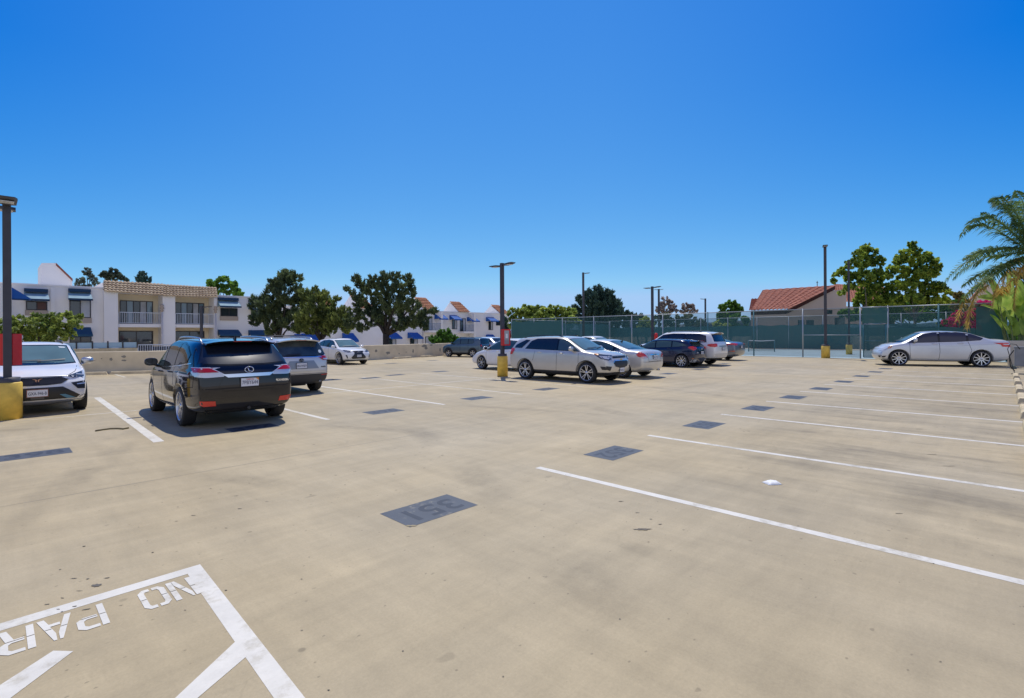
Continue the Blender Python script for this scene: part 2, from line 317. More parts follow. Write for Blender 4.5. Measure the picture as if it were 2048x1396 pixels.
def stencil(txt_pos,h,x0,y0,dirx,diry,m,wf=1.0):
    bm=B()
    for ch,s in txt_pos:
        for pl in ST[ch]:
            for lo,hi in ((-.01,.475),(.50,1.01)):          # bridge of the stencil
                pts=pl
                for val,sg in ((lo,1),(hi,-1)):
                    out=[]
                    for i in range(len(pts)):
                        a,b=pts[i],pts[(i+1)%len(pts)]; ia=(a[1]-val)*sg>=0; ib=(b[1]-val)*sg>=0
                        if ia: out.append(a)
                        if ia!=ib:
                            k=(val-a[1])/(b[1]-a[1]); out.append((a[0]+(b[0]-a[0])*k,val))
                    pts=out
                    if len(pts)<3: break
                if len(pts)<3: continue
                # drop zero-width duplicates
                vs=[bm.verts.new((x0+dirx*(s+p[0]*h*wf),y0+diry*p[1]*h,.0027)) for p in pts]
                try: bm.faces.new(vs)
                except Exception: pass
    bmesh.ops.triangulate(bm,faces=bm.faces)
    bm.normal_update()
    for f in bm.faces:
        if f.normal.z<0: f.normal_flip()
    return bm
lh=.315
tag(obj('stencil_lettering',stencil([('N',0),('O',.160),('P',.478),('A',.628),('R',.795),('K',.955),('I',1.11),('N',1.2),('G',1.36)],lh,.962,4.09,-1,-1,white_p,.74),white_p),'stencilled white NO PARKING on the beige deck',kind='structure')
# slate number patches
nums=['351','352','353','354','355','356','357','358','359','360']
def patch(cx,cy,txt,flip):
    bm=B(); wx,wy=.40,.245
    f=bm.faces.new([bm.verts.new((cx+sx*wx,cy+sy*wy,.0017)) for sx,sy in ((-1,-1),(1,-1),(1,1),(-1,1))])
    if f.normal.z<0: f.normal_flip()
    o=tag(obj('number_panel',bm,blue_p),kind='structure')
    t=text_bm(txt,.42,1.05,0,.006)
    M=Matrix.Translation((cx,cy,.0024))@Matrix.Rotation(math.pi if flip else 0,4,'Z')
    xform(t,M); 
    for fc in t.faces: fc.material_index=0
    bmesh.ops.delete(t,geom=[fc for fc in t.faces if abs(fc.normal.z)<.5],context='FACES')
    obj('number',t,num_p,o)
for i,x in enumerate((2.95,6.16,9.18,12.03,14.7,17.5,20.55,23.6,26.5,29.2)): patch(x,3.98,nums[i],True)
for x,y,tx in ((.43,9.99,'398'),(3.35,9.92,'397'),(6.06,9.86,'396'),(9.02,10.08,'395'),(11.95,10.15,'394'),(20.0,10.2,'391'),(23.2,10.3,'390'),(28.5,11.2,'389')): patch(x,y,tx,False)
for x in (8.9,12.0): patch(x,18.6,'382',True)
for px,py in ((740,756),(880,743),(660,760),(782,727),(865,721)): 
    g=G(px,py); patch(g.x,g.y,'38'+str(px%10),True)
# construction joints and cracks
joint_m=mat('joint_dirt',(.27,.24,.18),.8)
strip('deck_joint',-8,7.15,38,7.15,.010,joint_m,.0011); strip('deck_joint',14.5,-1,14.6,30,.010,joint_m,.0008); strip('deck_joint',-3,22.3,38,22.3,.012,joint_m,.0008)
stain_m=mat('oil_stain',(.12,.095,.06),.6,noise=(30,.4)); 
def blob(px,py,rx,ry,seed,m=stain_m,name='deck_stain',ang=0):
    g=G(px,py); rnd=random.Random(seed); bm=B(); n=22
    pts=[]
    for k in range(n):
        a=2*math.pi*k/n; q=rnd.uniform(.6,1.15); x=math.cos(a)*rx*q; y=math.sin(a)*ry*q
        pts.append(bm.verts.new((g.x+x*math.cos(ang)-y*math.sin(ang),g.y+x*math.sin(ang)+y*math.cos(ang),.0032)))
    f=bm.faces.new(pts); bm.normal_update()
    if f.normal.z<0: f.normal_flip()
    tag(obj(name,bm,m),kind='structure')
A0=AU-math.pi/2
blob(1283,1059,.085,.022,1,ang=A0); blob(1240,1003,.03,.008,2,ang=A0); blob(191,1171,.035,.022,3,mat('damp_stain',(.15,.12,.07),.4),ang=A0); blob(820,1052,.055,.02,5,mat('tan_stain',(.30,.25,.15),.8),ang=A0)
rnd=random.Random(5)
for i in range(46):
    px,py=rnd.choice([(150,1110),(190,1190),(420,1040),(500,985),(640,975),(820,915),(900,890),(1000,860),(110,1215),(1320,1030)]); 
    blob(px+rnd.gauss(0,55),py+rnd.gauss(0,20),rnd.uniform(.008,.026),rnd.uniform(.003,.008),i+40,ang=A0+rnd.uniform(-.3,.5))
for i in range(34):
    px=rnd.uniform(0,2048); py=rnd.uniform(800,1390); blob(px,py,rnd.uniform(.004,.010),rnd.uniform(.003,.006),i+140,ang=A0)
for i,(px,py,rx,ry) in enumerate(((1795,1027,.04,.012),(1838,858,.07,.015),(1895,932,.09,.015),(1890,757,.1,.05),(1862,909,.08,.014),(1572,774,.2,.02))):
    blob(px,py,rx,ry,i+300,mat('rubber_mark',(.30,.25,.16),.7,noise=(12,.15)),ang=A0)
# twig / hose scrap near the left stall
bm=B(); tube(bm,[tuple(G(px,py)+Vector((0,0,.012))) for px,py in ((190,863),(205,860.5),(220,858.5),(235,858.2),(246,859),(256,857))],.016,6)
tag(obj('dry_twig',bm,mat('dry_wood',(.16,.13,.07),.8)),'thin dry brown twig lying on the deck by the left stall line','twig')
# white packet
g=G(1543,967); bm=B(); nn=9
vs=[[None]*nn for _ in range(nn)]
for i in range(nn):
    for j in range(nn):
        u=i/(nn-1)*2-1; v=j/(nn-1)*2-1; hgt=.028*(1-u**4)*(1-v**4)+.004+.003*math.sin(u*7+v*3)
        vs[i][j]=bm.verts.new((u*.085*(1+.05*math.sin(3*v)),v*.065*(1+.05*math.cos(4*u)),hgt))
for i in range(nn-1):
    for j in range(nn-1): bm.faces.new((vs[i][j],vs[i+1][j],vs[i+1][j+1],vs[i][j+1]))
bo=bmesh.ops.extrude_face_region(bm,geom=bm.faces[:]); 
for v in [e for e in bo['geom'] if isinstance(e,bmesh.types.BMVert)]: v.co.z=.001
bmesh.ops.recalc_face_normals(bm,faces=bm.faces)
pk=obj('paper_packet',bm,mat('white_paper',(.8,.8,.78),.6),smooth=True,loc=g); pk.rotation_euler=(0,0,A0+.15)
tag(pk,'small crumpled white paper packet lying in the empty stall at right','packet')
# ------------------------------------------------------------------ cars
def paint(name,col,metal=0.0,rough=.30,clad=None,cladx=None,flake=False):
    """car paint; below the height clad (local z) the body is unpainted dark plastic"""
    m=bpy.data.materials.new(name); m.use_nodes=True; t=m.node_tree; b=t.nodes['Principled BSDF']
    tc=t.nodes.new('ShaderNodeTexCoord')
    n=t.nodes.new('ShaderNodeTexNoise'); n.inputs['Scale'].default_value=3.5; n.inputs['Detail'].default_value=5; t.links.new(tc.outputs['Object'],n.inputs['Vector'])
    mr=t.nodes.new('ShaderNodeMapRange'); mr.inputs['From Min'].default_value=.3; mr.inputs['From Max'].default_value=.7; mr.inputs['To Min'].default_value=.96; mr.inputs['To Max'].default_value=1.03; t.links.new(n.outputs[0],mr.inputs[0])
    sep=t.nodes.new('ShaderNodeSeparateXYZ'); t.links.new(tc.outputs['Object'],sep.inputs[0])
    # road dust gathers low on the body
    du=t.nodes.new('ShaderNodeMapRange'); du.inputs['From Min'].default_value=.2; du.inputs['From Max'].default_value=.75; du.inputs['To Min'].default_value=.16; du.inputs['To Max'].default_value=0; t.links.new(sep.outputs['Z'],du.inputs[0])
    vm=t.nodes.new('ShaderNodeVectorMath'); vm.operation='SCALE'; vm.inputs[0].default_value=col; t.links.new(mr.outputs[0],vm.inputs['Scale'])
    mx=t.nodes.new('ShaderNodeMix'); mx.data_type='RGBA'; mx.inputs[7].default_value=(.30,.27,.21,1); t.links.new(du.outputs[0],mx.inputs[0]); t.links.new(vm.outputs[0],mx.inputs[6])
    out=mx.outputs[2]
    b.inputs['Specular IOR Level'].default_value=.15 if sum(col)<.2 else .5; b.inputs['Metallic'].default_value=metal; b.inputs['Roughness'].default_value=rough; b.inputs['Coat Weight'].default_value=.9; b.inputs['Coat Roughness'].default_value=.03 if sum(col)<.4 else .10
    if clad is not None:
        lt=t.nodes.new('ShaderNodeMath'); lt.operation='LESS_THAN'; t.links.new(sep.outputs['Z'],lt.inputs[0]); lt.inputs[1].default_value=clad
        m2=t.nodes.new('ShaderNodeMix'); m2.data_type='RGBA'; t.links.new(lt.outputs[0],m2.inputs[0]); t.links.new(out,m2.inputs[6]); m2.inputs[7].default_value=(.035,.036,.04,1); out=m2.outputs[2]
        for inp,a,c in (('Coat Weight',1,0),('Roughness',rough,.6),('Metallic',metal,0)):
            q=t.nodes.new('ShaderNodeMix'); q.data_type='FLOAT'; t.links.new(lt.outputs[0],q.inputs[0]); q.inputs[2].default_value=a; q.inputs[3].default_value=c; t.links.new(q.outputs[0],b.inputs[inp])
    t.links.new(out,b.inputs['Base Color'])
    return m
black_pl=mat('black_plastic',(.02,.02,.022),.45); dark_in=mat('wheel_well',(.008,.008,.008),.9)
trim_black=mat('gloss_black_trim',(.008,.008,.009),.12); chrome=mat('chrome',(.85,.85,.86),.12,1); sat_al=mat('satin_aluminium',(.55,.56,.58),.3,.9)
gl_dark=mat('tinted_glass',(.012,.014,.018),.03,spec=.7); gl_mid=mat('side_glass',(.04,.075,.08),.03,spec=.7); gl_ws=mat('windscreen_glass',(.12,.20,.21),.04,spec=.6,noise=(1.1,.22,2))  # windscreen colour is lifted to stand in for the lit cabin behind it
red_l=mat('red_lens',(.42,.008,.012),.12,coat=.6); red_b=mat('bright_red_lens',(.65,.03,.02),.12,coat=.6); clear_l=mat('clear_lens',(.62,.64,.68),.08,.3,coat=.5); dark_l=mat('smoked_lens',(.05,.06,.08),.06,.2,coat=1); amber_l=mat('amber_lens',(.75,.25,.05),.15)
rubber=mat('tyre_rubber',(.018,.018,.019),.75,bump=(40,.3,.003)); alloy=mat('wheel_alloy',(.62,.63,.65),.25,.85); alloy_d=mat('dark_wheel_metal',(.03,.03,.033),.5,.4); seam_m=mat('panel_gap',(.006,.006,.007),.8)  # alloy_d: dark metal of the brake discs and the dark rims
plate_w=mat('number_plate_white',(.72,.73,.76),.45); plate_t=mat('number_plate_ink',(.02,.03,.09),.5); plate_f=mat('number_plate_frame',(.015,.015,.018),.35)
def interp(t,x):
    if x<=t[0][0]: return t[0][1]
    for a,b in zip(t,t[1:]):
        if x<=b[0]:
            k=(x-a[0])/(b[0]-a[0]); k=k*k*(3-2*k)*.5+k*.5
            return a[1]+(b[1]-a[1])*k
    return t[-1][1]
def body_mesh(S):
    W=S['W']/2; xr,xf=S['xr'],S['xf']; wb=S['wb']; Rt=S['R']
    stations=sorted(set(S['st']))
    nb=len(stations); bow_f,bow_r=S.get('bow',(.17,.10)); rake=S.get('rake',0)
    bm=B(); rows=[]
    for i,x in enumerate(stations):
        e=max(0,(x-xf*.45)/(xf*.55)); e2=max(0,(-x+xr*.55)/(-xr*.45))
        pf=1-S.get('nose',.12)*e**2.2-S.get('tail',.11)*e2**2.2
        w=W*pf; zt=interp(S['top'],x); zs=min(interp(S['belt'],x),zt-.02); zb=interp(S['bot'],x); gh=zt-zs
        cowl=max(0,min(1,(gh-.06)/.14))
        wg=(w*.955-.235*max(0,gh)*S.get('tumble',1)); wh=w*.80
        wr=wh*(1-cowl)+wg*cowl
        drop=.045*cowl+.02*(1-cowl)
        b=bow_f*(max(0,x)/xf)**1.3-bow_r*(max(0,-x)/-xr)**1.3
        rk=0
        if x<S.get('rk0',xr*.55): rk=rake*((S.get('rk0',xr*.55)-x)/(S.get('rk0',xr*.55)-xr))
        zh=zs-zb
        prof=[(0,zb,0),(w*.80,zb,0),(w*.965,zb+.07,0),(w*1.0,zb+.36*zh,0),(w*.995,zb+.68*zh,0),(w*.985,zb+.90*zh,0),(w*.945,zs,0),
              (wr,zt-drop,rk),(wr*.62,zt-.004,rk),(0,zt+.012,rk)]
        kf=max(0,1-(xf-x)/.34)**1.2; kr=max(0,1-(x-xr)/.34)**1.2
        nx=S.get('nosex',[-.10,-.10,-.05,0,-.01,-.04,-.10,-.12,-.12,-.12]); tx=S.get('tailx',[.10,.10,.05,0,.01,.03,.06,.06,.06,.06])
        dx=[nx[q]*kf+tx[q]*kr for q in range(10)]
        ring=[]
        for k,(y,z,r_) in enumerate(prof):
            ring.append((x+dx[k]+r_+b*(1-(y/W)**2)*.999-(b*0),y,z))
        full={}
        L_=[bm.verts.new((p[0],p[1],p[2])) for p in ring]; R_=[L_[0]]+[bm.verts.new((p[0],-p[1],p[2])) for p in ring[1:-1]]+[L_[-1]]
        rows.append((L_,R_))
    for (L0,R0),(L1,R1) in zip(rows,rows[1:]):
        for k in range(9):
            bm.faces.new((L0[k],L1[k],L1[k+1],L0[k+1])); bm.faces.new((R0[k],R0[k+1],R1[k+1],R1[k]))
    for (L_,R_),end in ((rows[0],0),(rows[-1],1)):
        b=(bow_f if end else bow_r)*(1 if end else -1)
        # cap grid: columns L,L.6,0,R.6,R
        grid=[[L_[2],L_[1],L_[0],R_[1],R_[2]]]
        for k in (3,4,5,6):
            l,r_=L_[k],R_[k]; row=[l]
            for fr in (.62,0,-.62):
                y=l.co.y*fr; row.append(bm.verts.new((l.co.x+b*((l.co.y/W)**2-(y/W)**2),y,l.co.z)))
            row.append(r_); grid.append(row)
        grid.append([L_[7],L_[8],L_[9],R_[8],R_[7]])
        for a,c in zip(grid,grid[1:]):
            for k in range(4): bm.faces.new((a[k],a[k+1],c[k+1],c[k]))
    bmesh.ops.recalc_face_normals(bm,faces=bm.faces)
    cl=bm.edges.layers.float.new('crease_edge')
    for (L0,R0),(L1,R1) in zip(rows,rows[1:]):
        for q0,q1 in ((L0,L1),(R0,R1)):
            for k,cr in ((6,.35),(5,.25),(2,.2),(7,.15)):
                e=bm.edges.get((q0[k],q1[k])); 
                if e: e[cl]=cr
    for ri in S.get('crease_st',[]):
        for q in rows[ri]:
            for k in range(6,9):
                e=bm.edges.get((q[k],q[k+1]))
                if e: e[cl]=.6
    return bm
def cut_body(name,S,m,parent,lvl):
    tmp=obj(name,body_mesh(S),[m,dark_in]); 
    md=tmp.modifiers.new('s','SUBSURF'); md.levels=lvl; md.render_levels=lvl
    W=S['W']/2; cut=B(); Ra=S['R']+S.get('gap',.055)
    for ax in (S['wb']/2,-S['wb']/2):
        for s in (1,-1):
            y0,y1=(W-.34)*s,(W+.3)*s
            n=40; a=[]; c=[]
            for k in range(n):
                t=2*math.pi*k/n; q=(ax+Ra*math.cos(t),S['R']+Ra*math.sin(t)*(1 if math.sin(t)>0 else 1.4))
                a.append(cut.verts.new((q[0],y0,q[1]))); c.append(cut.verts.new((q[0],y1,q[1])))
            fs=[cut.faces.new(a),cut.faces.new(c[::-1])]+[cut.faces.new((a[i],c[i],c[(i+1)%n],a[(i+1)%n])) for i in range(n)]
            bmesh.ops.recalc_face_normals(cut,faces=fs)
    co=obj('cutter',cut,[m,dark_in]); 
    for p in co.data.polygons: p.material_index=1
    bo=tmp.modifiers.new('b','BOOLEAN'); bo.operation='DIFFERENCE'; bo.object=co; bo.solver='EXACT'
    dg=bpy.context.evaluated_depsgraph_get(); me=bpy.data.meshes.new_from_object(tmp.evaluated_get(dg)); me.name=name
    # intact shell for projecting trim on
    tmp.modifiers.remove(bo); dg=bpy.context.evaluated_depsgraph_get(); sh=bpy.data.meshes.new_from_object(tmp.evaluated_get(dg))
    bm=B(); bm.from_mesh(sh); bvh=BVHTree.FromBMesh(bm); bm.free(); bpy.data.meshes.remove(sh)
    bpy.data.objects.remove(tmp); bpy.data.objects.remove(co)
    me.materials.clear(); me.materials.append(m); me.materials.append(dark_in)
    bm=B(); bm.from_mesh(me)
    for f in bm.faces: f.smooth=True
    for e in bm.edges:
        if len(e.link_faces)==2 and e.link_faces[0].material_index!=e.link_faces[1].material_index: e.smooth=False
    bm.to_mesh(me); bm.free()
    o=bpy.data.objects.new(name,me); C.objects.link(o); o.parent=parent
    return o,bvh
def clip(poly,ax,val,keep):
    out=[]
    for i in range(len(poly)):
        a,b=poly[i],poly[(i+1)%len(poly)]; ia=(a[ax]-val)*keep>=0; ib=(b[ax]-val)*keep>=0
        if ia: out.append(a)
        if ia!=ib:
            k=(val-a[ax])/(b[ax]-a[ax]); out.append((a[0]+(b[0]-a[0])*k,a[1]+(b[1]-a[1])*k))
    return out
LIM={}
def proj(bm,bvh,poly,view,off=.004,step=.07,mi=0,thick=0):
    """lay a polygon on the body; view 'L','R' (x,z), 'F','B' (y,z) or 'T' (x,y)"""
    if not poly: return
    if isinstance(poly[0][0],(tuple,list)): polys=poly
    else: polys=[poly]
    lim=LIM.get(view)
    if lim:
        polys=[clip(clip(pl,0,lim[0],1),0,lim[1],-1) for pl in polys]
    polys=[pl for pl in polys if len(pl)>=3]
    if not polys: return
    poly=[p for pl in polys for p in pl]
    t=B()
    for pl in polys: t.faces.new([t.verts.new((p[0],p[1],0)) for p in pl])
    bmesh.ops.remove_doubles(t,verts=t.verts,dist=1e-4)
    bmesh.ops.triangulate(t,faces=t.faces[:],ngon_method='EAR_CLIP')
    for ax in (0,1):
        lo=min(p[ax] for p in poly); hi=max(p[ax] for p in poly); k=max(1,min(24,int((hi-lo)/step)))
        for i in range(1,k):
            v=lo+(hi-lo)*i/k; n=Vector((1,0,0)) if ax==0 else Vector((0,1,0))
            bmesh.ops.bisect_plane(t,geom=t.verts[:]+t.edges[:]+t.faces[:],plane_co=n*v,plane_no=n,dist=1e-5)
    bmesh.ops.remove_doubles(t,verts=t.verts,dist=1e-4)
    mp={}
    for v in t.verts:
        a,b=v.co.x,v.co.y
        o,d={'L':((a,5,b),(0,-1,0)),'R':((a,-5,b),(0,1,0)),'F':((8,a,b),(-1,0,0)),'B':((-8,a,b),(1,0,0)),'T':((a,b,5),(0,0,-1))}[view]
        hit,nor,_,_=bvh.ray_cast(Vector(o),Vector(d))
        if hit is None:
            hit,nor,_,_=bvh.find_nearest(Vector({'L':(a,.9,b),'R':(a,-.9,b),'F':(2.2,a,b),'B':(-2.2,a,b),'T':(a,b,1)}[view]))
        if nor.dot(Vector(d))>0: nor=-nor
        mp[v.index]=(hit,nor)
    t.verts.ensure_lookup_table(); mm={}
    for v in t.verts:
        h,nor=mp[v.index]; mm[v]=bm.verts.new(h+nor*off)
    d={'L':Vector((0,1,0)),'R':Vector((0,-1,0)),'F':Vector((1,0,0)),'B':Vector((-1,0,0)),'T':Vector((0,0,1))}[view]
    for f in t.faces:
        if max(e.calc_length() for e in f.edges)>0 and max((mm[e.verts[0]].co-mm[e.verts[1]].co).length/max(e.calc_length(),.02) for e in f.edges)>6: continue
        try: g=bm.faces.new([mm[v] for v in f.verts])
        except ValueError: continue
        g.smooth=True; g.material_index=mi; g.normal_update()
        if g.normal.dot(d)<0: g.normal_flip()
    t.free()
def grow(poly,q):
    cx=sum(p[0] for p in poly)/len(poly); cy=sum(p[1] for p in poly)/len(poly)
    sx=(max(p[0] for p in poly)-min(p[0] for p in poly))/2; sy=(max(p[1] for p in poly)-min(p[1] for p in poly))/2
    return [(cx+(p[0]-cx)*(1+q/max(sx,.02)),cy+(p[1]-cy)*(1+q/max(sy,.02))) for p in poly]
def mirror_poly(poly):
    if isinstance(poly[0][0],(tuple,list)): return [mirror_poly(p) for p in poly]
    return [(-p[0],p[1]) for p in poly][::-1]
def ring_poly(cx,cz,r0,r1,a0,a1,n=16):
    o=[(cx+r1*math.cos(R(a0+(a1-a0)*k/n)),cz+r1*math.sin(R(a0+(a1-a0)*k/n))) for k in range(n+1)]
    i=[(cx+r0*math.cos(R(a0+(a1-a0)*k/n)),cz+r0*math.sin(R(a0+(a1-a0)*k/n))) for k in range(n+1)]
    return [(i[k],o[k],o[k+1],i[k+1]) for k in range(n)]
def line_poly(pts,wd):
    L_=[];R_=[]
    for i,p in enumerate(pts):
        a=Vector(pts[max(0,i-1)]); b=Vector(pts[min(len(pts)-1,i+1)]); t=(b-a).normalized(); n=Vector((-t.y,t.x))*wd/2
        L_.append((p[0]+n.x,p[1]+n.y)); R_.append((p[0]-n.x,p[1]-n.y))
    return [(L_[k],R_[k],R_[k+1],L_[k+1]) for k in range(len(L_)-1)]
WCACHE={}
def wheel(parent,x,y,side,Rt,style,wt=.225):
    key=(round(Rt,3),style,side)
    if key in WCACHE:
        c=copy_tree(WCACHE[key],parent); c.location=(x,y,Rt); return c
    rr=Rt*style[2]; s=side
    bm=B()     # rim: barrel, lip, spokes, hub
    lathe(bm,[(rr*.99,s*(wt*.48)),(rr*1.0,s*(wt*.50)),(rr*.955,s*(wt*.50)),(rr*.93,s*(wt*.40)),(rr*.90,-s*wt*.3)],28,'y')
    n,tw=style[0],style[1]
    rings=lathe(bm,[(.001,s*wt*.44),(rr*.17,s*wt*.44),(rr*.20,s*wt*.36)],14,'y')
    for k in range(n):
        for j in ((-tw,tw) if tw else (0,)):
            a0=2*math.pi*k/n+.31; a1=a0+j
            ai,ao=a0+j*.3,a1
            wi,wo=style[3]*rr,style[4]*rr; yo=s*wt*.45; yi=s*wt*.40
            pi_=Vector((math.cos(ai),0,math.sin(ai)))*rr*.12; po=Vector((math.cos(ao),0,math.sin(ao)))*rr*.96
            ti=Vector((-math.sin(ai),0,math.cos(ai)))*wi/2; to=Vector((-math.sin(ao),0,math.cos(ao)))*wo/2
            q=[pi_-ti+Vector((0,yi,0)),po-to+Vector((0,yo,0)),po+to+Vector((0,yo,0)),pi_+ti+Vector((0,yi,0))]
            prism(bm,q,Vector((0,-s*wt*.12,0)))
    w_=obj('wheel',bm,alloy if style[5]==0 else alloy_d,parent,loc=(x,y,Rt))
    bm=B(); p=[(rr*.96,-.46),(rr*1.04,-.5),(Rt*.95,-.5),(Rt*.985,-.44),(Rt,-.34),(Rt,.34),(Rt*.985,.44),(Rt*.95,.5),(rr*1.06,.51),(rr*1.0,.47)]
    lathe(bm,[(a,b*wt) for a,b in p],32,'y',close=True); bmesh.ops.recalc_face_normals(bm,faces=bm.faces)
    obj('tyre',bm,rubber,w_)
    bm=B(); lathe(bm,[(.001,s*wt*.02),(rr*.62,s*wt*.02),(rr*.62,-s*wt*.1),(rr*.95,-s*wt*.15),(rr*.95,-s*wt*.2),(.001,-s*wt*.2)],20,'y'); bmesh.ops.recalc_face_normals(bm,faces=bm.faces)
    obj('brake_disc',bm,alloy_d,w_)
    WCACHE[key]=w_
    return w_
def car(name,label,cat,S,loc,heading,scale,group=None):
    root=empty(name,loc,R(heading),scale,label,cat,group)
    lvl=S.get('lvl',2); m=S['paint']; W=S['W']/2
    body,bv=cut_body('body',S,m,root,lvl)
    Rt=S['R']; wb=S['wb']
    for x in (wb/2,-wb/2):
        for s in (1,-1): wheel(root,x,s*(W-.135-S.get('win',0)),s,Rt,S['wheel'])
    LIM['L']=LIM['R']=(S['xr']+.02,S['xf']-.02); LIM['B']=(-W*.885,W*.885); LIM['F']=(-W*.88,W*.88)
    # glasshouse: the glass must stay under the roof edge
    dn=[]
    for i,p in enumerate(S['dlo']):
        q=S['dlo'][(i+1)%len(S['dlo'])]
        for k in range(4): dn.append((p[0]+(q[0]-p[0])*k/4,p[1]+(q[1]-p[1])*k/4))
    S['dlo']=[(x,min(z,max(interp(S['top'],x)-S.get('dlo_clear',.095),interp(S['belt'],x)+.03))) for x,z in dn]
    sur=S.get('surround',trim_black)
    for v in ('L','R'):
        bm=B(); proj(bm,bv,grow(S['dlo'],.022),v,.0035); obj('window_surround',bm,S.get('dlo_mat',sur),root)
        xs=sorted(S['pillars']); lo=-9
        for j,(a,b) in enumerate(zip([-9]+xs,xs+[9])):
            pl=clip(clip(S['dlo'],0,a+(.0 if a==-9 else .035),1),0,b-(.0 if b==9 else .035),-1)
            if len(pl)<3: continue
            g=B(); proj(g,bv,pl,v,.008); obj('side_window',g,S.get('glass_side',[gl_mid]*4)[min(j,3)],root)
    if 'ws' in S:
        bm=B(); proj(bm,bv,grow(S['ws'],.025),'F',.004); o=obj('windscreen',bm,trim_black,root); bm=B(); proj(bm,bv,S['ws'],'F',.008,.05); obj('glass',bm,S.get('ws_mat',gl_ws),o)
        bm=B(); zc=S['ws'][0][1]+.015
        for s in (-1,):
            proj(bm,bv,line_poly([(-.5,zc+.01),(.12,zc+.035)],.02),'F',.03,.1); proj(bm,bv,line_poly([(.05,zc+.01),(.55,zc+.04)],.02),'F',.03,.1)
        obj('wiper',bm,black_pl,root)
    if 'rw' in S:
        bm=B(); proj(bm,bv,grow(S['rw'],.022),'B',.004); o=obj('rear_window',bm,trim_black,root); bm=B(); proj(bm,bv,S['rw'],'B',.008,.05); obj('glass',bm,S.get('rw_mat',gl_dark),o)
    # extras: (part name, material, [(view, polygon, offset)...])
    ex=[]
    for nm,mm,lst in S['ex']:
        for it in lst:
            if it[0]=='LRs': ex+=[(nm,mm,[('L',)+tuple(it[1:])]),(nm,mm,[('R',)+tuple(it[1:])])]
            else: ex.append((nm,mm,[it]))
    for nm,mm,lst in ex:
        bm=B()
        for it in lst:
            v,pl=it[0],it[1]; off=it[2] if len(it)>2 else .006
            if v in 'LR' or v in 'FBT':
                proj(bm,bv,pl,v,off,.06)
            elif v=='LRs':
                proj(bm,bv,pl,'L',off,.06); proj(bm,bv,pl,'R',off,.06)
            elif v=='FF': proj(bm,bv,pl,'F',off,.06); proj(bm,bv,mirror_poly(pl),'F',off,.06)
            elif v=='BB': proj(bm,bv,pl,'B',off,.06); proj(bm,bv,mirror_poly(pl),'B',off,.06)
        obj(nm,bm,mm,root)
    for nm,mm,a,b in S.get('pairs',[]):      # one mesh per side, a: list of (view, polygon, off); mirrored for the other side
        for s in (1,-1):
            bm=B()
            for it in a:
                v,pl=it[0],it[1]; off=it[2] if len(it)>2 else .007
                if s==-1: v={'L':'R','F':'F','B':'B'}[v]; pl=mirror_poly(pl) if v in 'FB' else pl
                proj(bm,bv,pl,v,off,.05)
            par=obj(nm,bm,mm,root)
            for nm2,mm2,a2 in b:
                bm=B()
                for it in a2:
                    v,pl=it[0],it[1]; off=it[2] if len(it)>2 else .012
                    if s==-1: v={'L':'R','F':'F','B':'B'}[v]; pl=mirror_poly(pl) if v in 'FB' else pl
                    proj(bm,bv,pl,v,off,.05)
                obj(nm2,bm,mm2,par)
    # door seams and handles
    for nm_,vs_,key in (('door_gap','LR','seams'),('tailgate_gap','B','seams_b'),('hood_gap','F','seams_f')):
        for v in vs_:
            for ln in S.get(key,[]):
                bm=B(); proj(bm,bv,line_poly(ln,.012),v,.0022,.05)
                if len(bm.faces): obj(nm_,bm,seam_m,root)
                else: bm.free()
    for hx,hz in S.get('handles',[]):
        for s in (1,-1):
            hit,nor,_,_=bv.ray_cast(Vector((hx,s*5,hz)),Vector((0,-s,0)))
            if hit is None: continue
            bm=B(); tube(bm,[hit+Vector((.10,s*-.005,0)),hit+Vector((.07,s*.035,.004)),hit+Vector((-.07,s*.035,.004)),hit+Vector((-.10,s*-.005,0))],.014,8); obj('door_handle',bm,S.get('handle_mat',m),root)
    # mirrors
    mx,mz=S['mirror']
    for s in (1,-1):
        hit,nor,_,_=bv.ray_cast(Vector((mx,s*5,mz-.02)),Vector((0,-s,0)))
        if hit is None: hit=Vector((mx,s*W*.9,mz))
        bm=B(); c=Vector((mx-.02,s*(W+.065),mz+.07))
        vs=[]
        bmesh.ops.create_uvsphere(bm,u_segments=16,v_segments=10,radius=1)
        for v in bm.verts:
            v.co=Vector((math.copysign(abs(v.co.x)**.8,v.co.x)*.075,math.copysign(abs(v.co.y)**.7,v.co.y)*.125,math.copysign(abs(v.co.z)**.75,v.co.z)*.085))
            if v.co.x<-.03: v.co.x=-.03
            v.co+=c
        for f in bm.faces: f.smooth=True
        tube(bm,[hit+Vector((0,-s*.02,-.01)),c+Vector((0,-s*.05,-.06))],[.035,.025],8)
        mo=obj('mirror',bm,S.get('mirror_mat',m),root)
        bm=B(); prism(bm,[c+Vector((-.034,y,z)) for y,z in ((-.1,-.055),(.1,-.055),(.1,.055),(-.1,.055))],Vector((-.003,0,0))); obj('mirror_glass',bm,gl_dark,mo)
    # roof rails
    if 'rails' in S:
        x0,x1,ry=S['rails'][:3]; rm=S['rails'][3]
        for s in (1,-1):
            pts=[]
            for k in range(9):
                x=x0+(x1-x0)*k/8; hit,_,_,_=bv.ray_cast(Vector((x,s*ry,4)),Vector((0,0,-1)))
                if hit is None: continue
                pts.append(hit+Vector((0,0,(.0 if k in (0,8) else .05))))
            bm=B(); tube(bm,pts,[.012]+[.02]*(len(pts)-2)+[.012],8); obj('roof_rail',bm,rm,root)
    if 'crossbars' in S:
        for x in S['crossbars']:
            hit,_,_,_=bv.ray_cast(Vector((x,0,4)),Vector((0,0,-1))); bm=B(); ry=S['rails'][2]; tube(bm,[(x,-ry,hit.z+.05),(x,ry,hit.z+.05)],.016,8); obj('crossbar',bm,black_pl,root)
